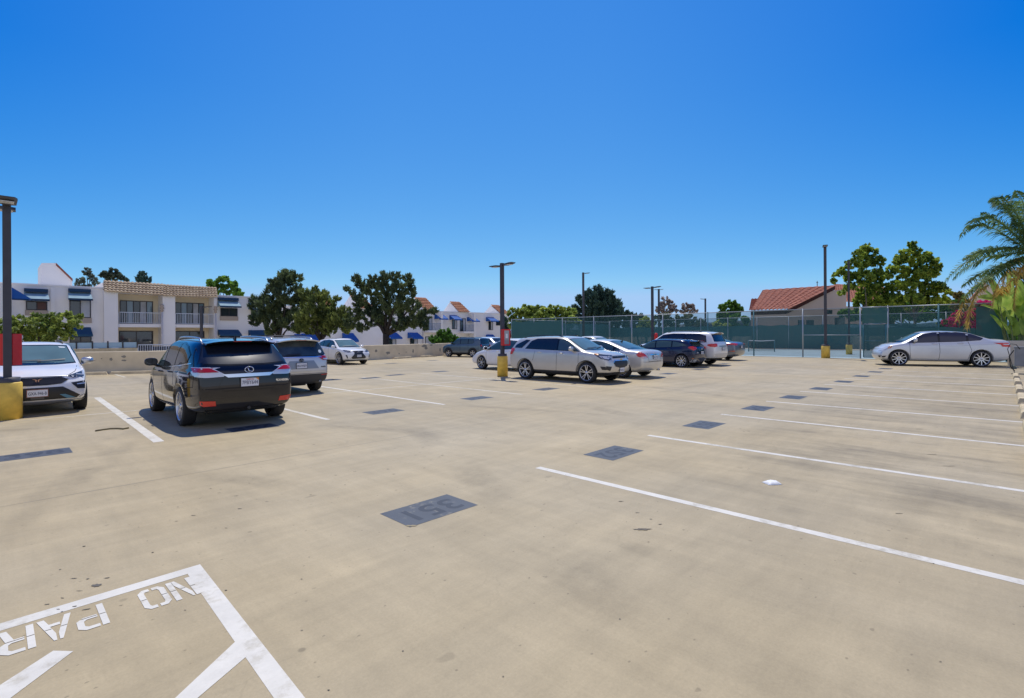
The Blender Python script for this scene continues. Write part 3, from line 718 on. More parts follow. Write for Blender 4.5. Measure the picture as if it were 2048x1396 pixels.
    if S.get('fin') is not None:
        x=S['fin']; hit,_,_,_=bv.ray_cast(Vector((x,0,4)),Vector((0,0,-1))); bm=B(); z=hit.z-.006
        prism(bm,[Vector((x+.10,-.014,z)),Vector((x-.06,-.014,z)),Vector((x-.075,-.014,z+.065)),Vector((x-.05,-.014,z+.065))],Vector((0,.028,0))); obj('antenna_fin',bm,S.get('fin_mat',black_pl),root)
    # plates: (view, y, z, width, height, text, frame mat, tilt, material of field)
    for pl in S.get('plates',[]):
        v,py,pz,pw,ph,txt=pl[:6]; s=1 if v=='F' else -1
        hit,nor,_,_=bv.ray_cast(Vector((8*s,py,pz)),Vector((-s,0,0))); 
        x=hit.x+s*.018; tl=pl[6] if len(pl)>6 else 0
        bm=B(); box(bm,-.006,.006,-pw/2-.012,pw/2+.012,-ph/2-.012,ph/2+.012); M=Matrix.Translation((x,py,pz))@Matrix.Rotation(tl,4,'Y'); xform(bm,M)
        fr=obj('license_plate',bm,pl[7] if len(pl)>7 else plate_f,root)
        bm=B(); box(bm,s*.0062,s*.0092,-pw/2,pw/2,-ph/2,ph/2); bmesh.ops.recalc_face_normals(bm,faces=bm.faces); xform(bm,M); obj('plate_field',bm,plate_w,fr)
        t=text_bm(txt,ph*.66,1.0,.0005,0); wdt=max(q.co.x for q in t.verts)-min(q.co.x for q in t.verts); kx=min(1.4,(pw*.9)/wdt)
        Rm=Matrix(((0,0,s,0),(s,0,0,0),(0,1,0,0),(0,0,0,1)))
        xform(t,M@Matrix.Translation((s*.0115,0,-ph*.06))@Rm@Matrix.Scale(kx,4,(1,0,0))); obj('plate_number',t,plate_t,fr)
        if len(pl)>8:
            t=text_bm(pl[8],ph*.2,1.1,.0005,.001); xform(t,M@Matrix.Translation((s*.0115,0,ph*.36))@Rm); obj('plate_heading',t,mat('plate_red_ink',(.5,.05,.03),.5),fr)
            b2=B(); prism(b2,[Vector((s*.0105,y,z)) for y,z in ((-s*-pw*.5,ph*.5),(-s*-pw*.32,ph*.5),(-s*-pw*.5,ph*.2))],Vector((s*.001,0,0))); xform(b2,M); obj('plate_sticker',b2,mat('orange_sticker',(.7,.25,.04),.5),fr)
    # lettering on the tail: (view, y, z, size, text, mat)
    for v,py,pz,sz,txt,mm in S.get('badges',[]):
        s=1 if v=='F' else -1; hit,nor,_,_=bv.ray_cast(Vector((8*s,py,pz)),Vector((-s,0,0)))
        t=text_bm(txt,sz,1.25,.002,.002); Rm=Matrix(((0,0,s,0),(s,0,0,0),(0,1,0,0),(0,0,0,1))); xform(t,Matrix.Translation((hit.x+s*.012,py,pz))@Rm); obj('model_badge',t,mm,root)
    for v,py,pz,kind,sz,mm in S.get('emblems',[]):
        s=1 if v=='F' else -1; hit,nor,_,_=bv.ray_cast(Vector((8*s,py,pz)),Vector((-s,0,0))); bm=B(); x=hit.x+s*.02
        def ell(a,b,n=24,cy=0,cz=0,r_=.007): tube(bm,[(x,py+cy+a*math.cos(2*math.pi*k/n),pz+cz+b*math.sin(2*math.pi*k/n)) for k in range(n+1)],r_,6)
        if kind=='oval_l':
            ell(sz,sz*.72); tube(bm,[(x,py-s*-sz*.28*-1,pz+sz*.45),(x,py+s*sz*-.05,pz-sz*.36),(x,py+s*sz*.55,pz-sz*.36)],.008,6)
        elif kind=='ovals':
            ell(sz,sz*.66); ell(sz*.33,sz*.62,r_=.006); ell(sz*.62,sz*.26,cz=sz*.25,r_=.006)
        elif kind=='bowtie':
            prism(bm,[Vector((x,py+a*sz,pz+b*sz)) for a,b in ((-1,.18),(-.3,.18),(-.3,.4),(.4,.4),(.4,.18),(1,.18),(.85,-.18),(.3,-.18),(.3,-.4),(-.4,-.4),(-.4,-.18),(-.95,-.18))],Vector((s*.008,0,0)))
        elif kind=='hmark':
            prism(bm,[Vector((x,py+a*sz,pz+b*sz)) for a,b in ((-.7,.6),(-.4,.6),(-.3,.08),(.3,.08),(.4,.6),(.7,.6),(.5,-.6),(.28,-.6),(.24,-.1),(-.24,-.1),(-.28,-.6),(-.5,-.6))],Vector((s*.008,0,0)))
        elif kind=='tribal':
            for q in (1,-1): prism(bm,[Vector((x,py+q*a*sz,pz+b*sz)) for a,b in ((.03,-.75),(.12,-.55),(.32,-.05),(.30,.18),(.95,.55),(.42,.38),(.12,.28),(.06,.1),(.18,.0),(.03,-.45))],Vector((s*.010,0,0)))
        elif kind=='disc': ell(sz,sz*.95); 
        obj('emblem',bm,mm,root)
    if S.get('wiper_b'):
        x0,y0,x1,y1=S['wiper_b']; bm=B(); proj(bm,bv,line_poly([(x0,y0),((x0+x1)/2,y0+(y1-y0)*.7),(x1,y1)],.035),'B',.03,.1); obj('rear_wiper',bm,black_pl,root)
    if S.get('spoiler'):
        x0,x1,z0,hw,th=S['spoiler']; bm=B(); n=10
        pr=[]
        for k in range(n+1):
            f=k/n*2-1; y=hw*f; bo=-.05*(1-f*f); sag=-.05*abs(f)**3
            pr.append([bm.verts.new((xx+bo,y,zz+sag)) for xx,zz in ((x1,z0+.02),(x0,z0),(x0+.02,z0-th),(x1,z0-th*1.3))])
        for a,b in zip(pr,pr[1:]):
            for q in range(4): bm.faces.new((a[q],a[(q+1)%4],b[(q+1)%4],b[q]))
        bm.faces.new(pr[0]); bm.faces.new(pr[-1][::-1]); bmesh.ops.recalc_face_normals(bm,faces=bm.faces)
        so=obj('spoiler',bm,S.get('spoiler_mat',m),root)
        bm=B(); box(bm,x0-.055,x0-.046,-.16,.16,z0-th*.7,z0-th*.35); obj('brake_light',bm,red_l,so)
    if S.get('exhaust'):
        for y in S['exhaust']:
            bm=B(); lathe(bm,[(.030,0),(.034,0),(.034,.16),(.028,.16),(.026,.02),(.001,.02)],14,'z'); xform(bm,Matrix.Translation((S['xr']+.02,y,S.get('exz',.27)))@Matrix.Rotation(R(90),4,'Y')); obj('exhaust_pipe',bm,sat_al,root)
    # underbody so no light shows where there should be none
    bm=B(); box(bm,-wb/2-.2,wb/2+.2,-.45,.45,.20,.34,bev=.03); 
    for x in (-wb/2,wb/2): tube(bm,[(x,-W+.2,Rt),(x,W-.2,Rt)],.05,8)
    obj('underbody',bm,black_pl,root)
    return root
def place(S,scale,heading,wheel_px,which):
    """which=(front?,side): tyre contact seen at wheel_px"""
    g=G(*wheel_px); lx=S['wb']/2*(1 if which[0] else -1); ly=(S['W']/2-.03)*which[1]
    v=Matrix.Rotation(R(heading),3,'Z')@Vector((lx*scale,ly*scale,0))
    return (g.x-v.x,g.y-v.y,0)

def place2(S,front_px,rear_px,side,name_args):
    g1=G(*front_px); g2=G(*rear_px); hd=math.degrees(math.atan2(g1.y-g2.y,g1.x-g2.x)); sc=(g1-g2).length/S['wb']
    v=Matrix.Rotation(R(hd),3,'Z')@Vector((0,(S['W']/2-.03)*side*sc,0)); mid=(g1+g2)/2
    print('PLACE2',round(hd,1),round(sc,3)); return car(*name_args,S,(mid.x-v.x,mid.y-v.y,0),hd,sc)
def mk(L,W,H_,wb,R_,fo,cx,cz,wx,bf,br,nz,hz=None,rake=.35,rz=None,sed=None,bot=.22,botf=None,botr=None,bow=(.17,.10),**kw):
    xf=wb/2+fo-bow[0]; xr=xf+bow[0]+bow[1]-L
    hz=hz or (cz*.6+nz*.4)
    S=dict(W=W,xr=xr,xf=xf,wb=wb,R=R_,bow=bow,rake=rake)
    if sed:
        rgx,tz,rrx=sed
        S['top']=[(xr,tz-.06),(xr+.12,tz-.01),(rgx-.02,tz+.02),(rgx+.06,tz+.05),(rrx,H_-.07),(rrx+.3,H_-.02),(-.1,H_),(wx-.12,H_-.02),(wx,H_-.06),(cx,cz),(cx+.12,cz-.03),((cx+xf)/2,hz),(xf-.22,nz+.05),(xf,nz)]
        st=[xr,xr+.09,xr+.24,(xr+rgx)/2,rgx-.05,rgx+.06,(rgx+rrx)/2,rrx-.05,rrx+.15]
        S['belt']=[(xr,tz-.10),(xr+.2,tz-.07),(rgx,br),(0,(bf+br)/2),(cx,bf),((cx+xf)/2,hz-.05),(xf-.2,nz-.02),(xf,nz-.10)]
    else:
        rz=rz or H_-.07
        S['top']=[(xr,rz),(xr+.35,rz+.03),(-.7,H_),(0,H_),(wx-.12,H_-.02),(wx,H_-.06),(cx,cz),(cx+.12,cz-.03),((cx+xf)/2,hz),(xf-.22,nz+.05),(xf,nz)]
        S['belt']=[(xr,br),(0,(bf+br)/2),(cx,bf),((cx+xf)/2,hz-.06),(xf-.2,nz-.02),(xf,nz-.10)]
        st=[xr,xr+.10,xr+.28,xr+.55,-wb/2,-.75]
    st+=[-.35,.05,wx-.12,wx+.06,(wx+cx)/2,cx-.06,cx+.1,(cx+xf)/2,xf-.34,xf-.18,xf-.08,xf]
    st=sorted(st); o=[st[0]]
    for s in st[1:]:
        if s-o[-1]>.03: o.append(s)
    o[-1]=xf; S['st']=o
    S['bot']=[(xr,botr or bot+.10),(xr+.35,bot+.02),(0,bot),(xf-.35,bot+.02),(xf,botf or bot+.06)]
    S.update(kw); return S
five=(5,.18,.70,.16,.13,0); ten=(10,0,.72,.11,.09,0); twin=(5,.20,.74,.11,.10,0); cover=(9,0,.80,.20,.13,0); five_d=(5,.26,.74,.16,.12,0)
W_=lambda n:paint(n,(.80,.80,.80),0,.35)
lo=-45
# --- black SUV -------------------------------------------------------------
S=mk(4.77,1.885,1.67,2.74,.375,.93,1.22,1.10,.30,1.03,1.12,.84,1.0,rake=.62,rz=1.60,bot=.24,lvl=3,wheel=twin,tail=.16,paint=paint('black_car_paint',(.003,.004,.009),0,.12,clad=.27))
S.update(dlo=[(1.12,1.06),(.86,1.26),(.38,1.52),(-.2,1.585),(-.9,1.58),(-1.40,1.50),(-1.70,1.36),(-1.66,1.22),(-1.2,1.16),(0,1.09)],pillars=[.12,-.86],glass_side=[gl_dark,gl_dark,gl_mid],
 ws=[(-.66,1.14),(.66,1.14),(.56,1.55),(-.56,1.55)],rw=[(-.76,1.20),(-.3,1.175),(.3,1.175),(.76,1.20),(.62,1.50),(.3,1.535),(-.3,1.535),(-.62,1.50)],
 ex=[('chrome_bar',chrome,[('B',[(-.45,1.005),(.45,1.005),(.36,.945),(-.36,.945)],.02)]),('side_trim',chrome,[('LRs',line_poly([(-1.9,1.2),(-1.2,1.135),(0,1.065),(1.12,1.03)],.02),.010)]),
  ('rear_bumper',black_pl,[('B',[(-.70,.36),(.70,.36),(.62,.28),(-.62,.28)],.012)]),('tailgate_recess',trim_black,[('B',line_poly([(-.44,.93),(-.50,.80),(-.44,.70),(.44,.70),(.50,.80),(.44,.93)],.012),.003)]),
  ('bumper_reflector',red_b,[('B',[(.56,.53),(.79,.54),(.78,.47),(.73,.44),(.54,.44)],.008)]),('bumper_reflector',red_b,[('B',mirror_poly([(.56,.53),(.79,.54),(.78,.47),(.73,.44),(.54,.44)]),.008)]),
  ('grille',black_pl,[('F',[(-.42,.80),(.42,.80),(.34,.5),(-.34,.5)])]),('side_sill',sat_al,[('LRs',line_poly([(-.9,.34),(.9,.32)],.035),.012)])],
 pairs=[('taillight',clear_l,[('B',[(.93,1.14),(.62,1.13),(.40,1.0),(.43,.965),(.70,.955),(.93,.985)],.012),('L',[(-2.6,1.14),(-2.12,1.11),(-2.02,1.05),(-2.14,.99),(-2.6,.98)],.012)],[('red_lens',red_l,[('B',[(.90,1.125),(.64,1.115),(.50,1.045),(.90,1.045)],.018),('L',[(-2.6,1.125),(-2.16,1.10),(-2.10,1.05),(-2.6,1.05)],.018)])]),
  ('headlight',clear_l,[('F',[(.48,.80),(.86,.86),(.86,.74),(.52,.68)])],[])],
 seams=[[(.12,1.07),(.12,.62),(.05,.36)],[(-.86,1.10),(-.92,.8),(-1.0,.72)],[(1.06,1.02),(1.08,.6),(1.0,.38)],[(-2.14,.97),(-2.12,.78),(-1.85,.76)]],seams_b=[[(-.84,.75),(.84,.75)],[(-.80,.95),(-.80,.75)],[(.80,.95),(.80,.75)],[(-.63,1.14),(-.62,.95)],[(.63,1.14),(.62,.95)]],
 handles=[(-.62,1.0),(.32,.97)],mirror=(.86,1.08),rails=(-1.75,.35,.60,sat_al),fin=-1.55,spoiler=(-2.00,-1.66,1.615,.60,.03),rw_mat=mat('dusty_rear_glass',(.012,.014,.02),.16,spec=.8),
 plates=[('B',0,.845,.305,.15,'7PBY644',R(-2),plate_f,'California')],badges=[('B',-.60,.845,.058,'RX450h',chrome)],emblems=[('B',0,1.075,'oval_l',.075,chrome)],exhaust=None)
o=car('parked_suv','glossy black SUV seen from behind with sun glinting on its dark rear window','suv',S,place(S,.99,88.5,(358,852),(0,1)),88.5,.99)
bm=B(); tube(bm,[(-2.30,0,.36),(-2.42,0,.36)],.035,4); tube(bm,[(-2.30,0,.36),(-2.0,0,.36)],.05,4); obj('tow_hitch',bm,black_pl,o)
# --- white crossover facing the camera, behind the lamp post ---------------------
S=mk(4.38,1.84,1.61,2.64,.35,.87,1.10,1.10,.30,1.02,1.10,.86,1.01,rake=.35,bot=.20,lvl=3,wheel=(5,.2,.74,.12,.1,1),paint=paint('white_pearl_paint',(.84,.83,.81),0,.25))
S.update(dlo=[(1.0,1.06),(.35,1.47),(-.3,1.53),(-1.1,1.49),(-1.6,1.36),(-1.65,1.22),(0,1.09)],pillars=[.1,-.85],ws=[(-.72,1.12),(-.35,1.105),(.35,1.105),(.72,1.12),(.61,1.50),(.3,1.515),(-.3,1.515),(-.61,1.50)],rw=[(-.6,1.15),(.6,1.15),(.5,1.45),(-.5,1.45)],
 ex=[('grille',mat('hex_mesh_grille',(.012,.012,.014),.4,noise=(60,.6)),[('F',[(-.40,.83),(.40,.83),(.53,.765),(.40,.68),(.15,.66),(-.15,.66),(-.40,.68),(-.53,.765)],.012)]),
  ('lower_grille',black_pl,[('F',[(-.42,.615),(.42,.615),(.72,.405),(.66,.345),(-.66,.345),(-.72,.405)],.010)]),('front_splitter',sat_al,[('F',[(-.78,.315),(.78,.315),(.86,.36),(.80,.275),(.4,.25),(-.4,.25),(-.80,.275),(-.86,.36)],.02)]),
  ('front_intake',black_pl,[('F',[(.76,.40),(.90,.44),(.90,.36),(.70,.35)],.012)]),('front_intake',black_pl,[('F',mirror_poly([(.76,.40),(.90,.44),(.90,.36),(.70,.35)]),.012)]),
  ('grille_blade',mat('blue_metal_blade',(.10,.24,.42),.3,.6),[('F',[(.36,.45),(.46,.45),(.64,.36),(.50,.35)],.018)]),('grille_blade',mat('blue_metal_blade'),[('F',mirror_poly([(.36,.45),(.46,.45),(.64,.36),(.50,.35)]),.018)]),
  ('radar_panel',mat('dark_grey_panel',(.09,.09,.10),.4),[('F',[(-.11,.43),(.11,.43),(.11,.37),(-.11,.37)],.018)]),
  ('hood_crease',seam_m,[('F',line_poly([(-.74,1.04),(-.66,.93),(-.50,.845),(.50,.845),(.66,.93),(.74,1.04)],.010),.0025)]),('windscreen_sticker',mat('white_sticker',(.6,.68,.75),.5),[('F',[(.46,1.485),(.58,1.475),(.59,1.455),(.48,1.462)],.012)])],
 pairs=[('headlight',dark_l,[('F',[(.50,.84),(.86,.95),(.90,.93),(.88,.82),(.60,.795)],.010),('L',[(1.75,.95),(2.3,.94),(2.3,.83),(1.95,.84)],.010)],[('daytime_light',clear_l,[('F',[(.78,.92),(.815,.93),(.81,.835),(.66,.855),(.67,.87),(.78,.855)],.016)])]),
  ('fog_light',black_pl,[('F',[(.56,.69),(.86,.725),(.90,.62),(.82,.54),(.68,.55)],.010)],[('lamp',clear_l,[('F',[(.66,.66),(.82,.67),(.82,.65),(.67,.64)],.018)])]),
  ('taillight',red_l,[('B',[(.86,1.0),(.5,.98),(.5,.88),(.86,.88)])],[])],
 mirror=(.80,1.07),mirror_mat=sat_al,rails=(-1.5,.2,.56,black_pl),handles=[(-.6,.98),(.3,.96)],handle_mat=sat_al,seams=[[(.1,1.07),(.1,.4)],[(1.0,1.0),(1.02,.4)]],
 plates=[('F',0,.50,.33,.145,'GXA-946-B',R(3),mat('rust_plate_frame',(.28,.10,.06),.5))],emblems=[('F',0,.765,'tribal',.095,mat('copper_badge',(.55,.30,.20),.3,.8))])
S['xrf']=0
o=car('parked_suv','white crossover with dark mesh grille facing the camera behind the yellow-based lamp post at left','suv',S,place(S,.975,-90,(170,816),(1,1)),-90,.975)
# --- silver / grey crossover from behind --------------------------------------
S=mk(4.60,1.855,1.69,2.69,.36,.92,1.15,1.12,.35,1.05,1.13,.90,1.05,rake=.28,rz=1.63,bot=.24,lvl=2,wheel=five,paint=paint('silver_ice_paint',(.62,.62,.62),.3,.36,clad=.60))
S.update(dlo=[(1.02,1.09),(.40,1.52),(-.2,1.58),(-1.1,1.55),(-1.75,1.42),(-1.85,1.25),(0,1.12)],pillars=[.1,-.85],ws=[(-.66,1.14),(.66,1.14),(.56,1.56),(-.56,1.56)],
 rw=[(-.76,1.17),(-.4,1.145),(.4,1.145),(.76,1.17),(.64,1.53),(.3,1.56),(-.3,1.56),(-.64,1.53)],rw_mat=mat('reflecting_rear_glass',(.03,.045,.05),.03,spec=.7,noise=(3,.6,2)),
 ex=[('tailgate_trim',chrome,[('B',line_poly([(-.62,1.09),(-.5,1.105),(.5,1.105),(.62,1.09)],.022),.012)]),('plate_recess',mat('grey_recess_paint',(.25,.28,.33),.3,.3),[('B',[(-.36,1.0),(.36,1.0),(.52,.76),(-.52,.76)],.006)]),('lower_trim',sat_al,[('B',line_poly([(-.80,.68),(.80,.68)],.035),.010)]),
  ('bumper_reflector',red_l,[('B',[(.60,.575),(.82,.585),(.82,.56),(.60,.55)],.01)]),('bumper_reflector',red_l,[('B',mirror_poly([(.60,.575),(.82,.585),(.82,.56),(.60,.55)]),.01)]),('window_sticker',mat('white_sticker',(.7,.72,.75),.5),[('B',ring_poly(-.60,1.26,.0,.05,0,350,12),.013)])],
 pairs=[('taillight',red_l,[('B',[(.93,1.13),(.62,1.13),(.50,1.10),(.66,1.0),(.93,.99)],.012),('L',[(-2.6,1.13),(-2.05,1.10),(-2.1,1.0),(-2.6,.99)],.012)],[('white_lens',clear_l,[('B',[(.84,1.055),(.64,1.055),(.69,1.015),(.84,1.015)],.018)])]),('headlight',clear_l,[('F',[(.5,.9),(.86,.93),(.86,.82),(.52,.80)])],[])],
 seams=[[(.1,1.1),(.1,.4)],[(-.85,1.12),(-.95,.8)]],seams_b=[[(-.78,.62),(.78,.62)],[(-.80,1.0),(-.80,.62)],[(.80,1.0),(.80,.62)]],handles=[(-.6,1.02),(.3,1.0)],mirror=(.85,1.1),rails=(-1.7,.2,.60,sat_al),crossbars=(-1.2,-.4),
 plates=[('B',.02,.86,.305,.15,'8NVW829',0,plate_f)],emblems=[('B',.02,1.02,'ovals',.065,trim_black)],badges=[('B',-.66,.80,.05,'AWD',black_pl)],wiper_b=(.02,1.19,.42,1.17),spoiler=(-2.20,-1.95,1.625,.60,.03),exhaust=[-.6],exz=.36)
car('parked_suv','silver crossover with dark lower body and roof racks parked beside the black SUV','suv',S,place(S,.97,90,(634,780),(0,-1)),90,.97)
# --- white luxury crossover with spindle grille -----------------------------------
S=mk(4.63,1.845,1.645,2.66,.365,.95,1.12,1.08,.20,1.02,1.13,.87,1.0,rake=.45,rz=1.55,bot=.22,lvl=2,wheel=five_d,paint=paint('bright_white_paint',(.84,.83,.80),0,.28))
S.update(dlo=[(1.0,1.06),(.30,1.48),(-.3,1.54),(-1.0,1.50),(-1.6,1.30),(-1.55,1.2),(0,1.1)],pillars=[0,-.8],ws=[(-.70,1.10),(.70,1.10),(.59,1.52),(-.59,1.52)],rw=[(-.6,1.15),(.6,1.15),(.5,1.45),(-.5,1.45)],
 ex=[('grille',mat('dark_slat_grille',(.03,.032,.036),.35),[('F',[(-.36,.86),(.36,.86),(.28,.74),(.33,.64),(.50,.46),(.42,.38),(-.42,.38),(-.50,.46),(-.33,.64),(-.28,.74)],.012)]),('lower_lip',sat_al,[('F',line_poly([(-.78,.34),(-.5,.30),(.5,.30),(.78,.34)],.04),.012)]),('wheel_arch_trim',black_pl,[('LRs',ring_poly(1.33,.365,.42,.46,0,180),.008),('LRs',ring_poly(-1.33,.365,.42,.46,0,180),.008)]),('sunroof',trim_black,[('T',[(-.9,-.42),(-.9,.42),(.05,.42),(.05,-.42)],.006)])],
 pairs=[('headlight',dark_l,[('F',[(.44,.78),(.62,.855),(.90,.90),(.88,.81),(.60,.76)],.01),('L',[(1.7,.92),(2.3,.90),(2.3,.80),(2.0,.81)],.01)],[('lamp',clear_l,[('F',[(.56,.80),(.82,.85),(.82,.83),(.58,.785)],.016)])]),('fog_light',black_pl,[('F',[(.74,.60),(.86,.66),(.80,.55),(.76,.42),(.70,.42)],.01)],[]),('taillight',red_l,[('B',[(.86,1.05),(.5,1.03),(.5,.93),(.86,.93)])],[])],
 mirror=(.82,1.06),handles=[(-.65,1.0),(.25,.98)],seams=[[(0,1.08),(0,.4)],[(1.0,1.02),(1.02,.4)]],fin=-1.3,plates=[('F',0,.55,.30,.14,'7XKD351',0,plate_f)],emblems=[('F',0,.77,'oval_l',.08,chrome)])
car('parked_suv','white crossover with dark hourglass grille parked by the wall left of the tall twisted tree','suv',S,place(S,.93,-90,(677,729.5),(1,-1)),-90,.93)
# --- blue-grey boxy SUV ------------------------------------------------------------
S=mk(4.23,1.805,1.69,2.57,.345,.82,1.02,1.16,.50,1.06,1.10,.97,1.10,rake=.12,rz=1.64,bot=.24,bow=(.12,.07),tail=.05,lvl=2,wheel=five,paint=paint('slate_blue_paint',(.06,.105,.14),.2,.32,clad=.40))
S.update(dlo=[(1.0,1.13),(.58,1.50),(0,1.56),(-1.25,1.54),(-1.42,1.30),(-1.2,1.17),(0,1.13)],pillars=[.02,-.80],ws=[(-.66,1.18),(.66,1.18),(.60,1.56),(-.60,1.56)],rw=[(-.62,1.17),(.62,1.17),(.60,1.54),(-.60,1.54)],
 ex=[('wheel_arch_trim',black_pl,[('LRs',ring_poly(1.285,.345,.395,.49,-15,195),.010),('LRs',ring_poly(-1.285,.345,.395,.49,-15,195),.010)]),('rear_bumper',black_pl,[('B',[(-.86,.58),(.86,.58),(.86,.34),(-.86,.34)],.01)]),('grille',black_pl,[('F',[(-.5,.95),(.5,.95),(.5,.8),(-.5,.8)])])],
 pairs=[('taillight',trim_black,[('B',ring_poly(.70,1.0,0,.13,0,355,14),.012)],[('red_lens',red_b,[('B',ring_poly(.70,1.0,0,.08,0,355,12),.02)])]),('headlight',clear_l,[('F',ring_poly(.66,.88,0,.1,0,355,12))],[])],
 mirror=(.84,1.14),handles=[(-.6,1.04),(.3,1.02)],seams=[[(.02,1.1),(.02,.45)],[(-.80,1.13),(-.85,.75)],[(.95,1.1),(.92,.45)]],rails=(-1.4,.3,.60,black_pl),plates=[('B',0,.86,.30,.15,'8ECH270',0,plate_f)],wiper_b=(0,1.19,.35,1.18))
place2(S,(896.5,713.6),(945,714.6),1,('parked_suv','boxy blue-grey SUV with round tail lamp parked against the low concrete wall','suv'))
# --- white sedan hidden behind the boxy SUV ----------------------------------------
S0=mk(4.6,1.8,1.50,2.7,.32,.9,1.15,.98,.35,.92,.98,.78,.9,sed=(-1.55,1.08,-1.0),rake=.04,bot=.18,lvl=2,wheel=five,paint=paint('pale_blue_white_paint',(.62,.68,.75),.1,.3))
S0.update(dlo=[(1.0,.98),(.40,1.33),(-.2,1.40),(-.9,1.35),(-1.45,1.12),(0,1.02)],pillars=[.1,-.8],ws=[(-.62,1.0),(.62,1.0),(.52,1.37),(-.52,1.37)],rw=[(-.6,1.12),(.6,1.12),(.5,1.38),(-.5,1.38)],rw_mat=gl_dark,ex=[],
 pairs=[('taillight',red_l,[('B',[(.84,.98),(.5,.97),(.5,.86),(.84,.86)]),('L',[(-2.5,.98),(-1.95,.94),(-2.0,.86),(-2.5,.86)])],[]),('headlight',clear_l,[('F',[(.5,.76),(.84,.80),(.84,.68),(.52,.66)])],[])],mirror=(.8,1.0),handles=[(-.6,.92),(.3,.90)],seams=[[(.1,.98),(.1,.4)]],plates=[])
g=G(1010,715.5)
car('parked_sedan','pale car almost hidden between the boxy SUV and the red extinguisher box','sedan',S0,(28.6,30.6,0),90,1.02)
# --- white hatch behind the middle lamp post --------------------------------------
S=mk(4.63,1.80,1.52,2.75,.33,.93,1.35,.96,.25,.92,1.02,.72,.86,rake=.40,rz=1.46,bot=.18,lvl=2,wheel=(7,0,.76,.12,.10,0),paint=paint('clean_white_paint',(.84,.83,.81),0,.3))
S.update(dlo=[(1.25,.98),(.78,1.22),(.30,1.38),(-.3,1.43),(-1.1,1.38),(-1.7,1.2),(-1.5,1.08),(0,1.0)],pillars=[.75,-.2,-1.1],ws=[(-.62,1.0),(.62,1.0),(.52,1.38),(-.52,1.38)],rw=[(-.6,1.12),(.6,1.12),(.5,1.40),(-.5,1.40)],
 ex=[('side_sill',mat('white_sill_trim',(.7,.7,.7),.4),[('LRs',line_poly([(-.9,.27),(.9,.25)],.06),.012)])],pairs=[('headlight',clear_l,[('F',[(.5,.72),(.84,.78),(.84,.64),(.52,.62)])],[]),('taillight',red_l,[('B',[(.84,1.0),(.6,1.0),(.6,.8),(.84,.8)])],[])],
 mirror=(.98,.98),handles=[(-.7,.93),(.2,.91)],seams=[[(-.2,1.0),(-.2,.35)],[(1.0,.95),(.98,.35)]])
car('parked_hatchback','plain white hatchback behind the yellow base of the middle lamp post','hatchback',S,place(S,.99,90,(962,738),(1,1)),90,.99)
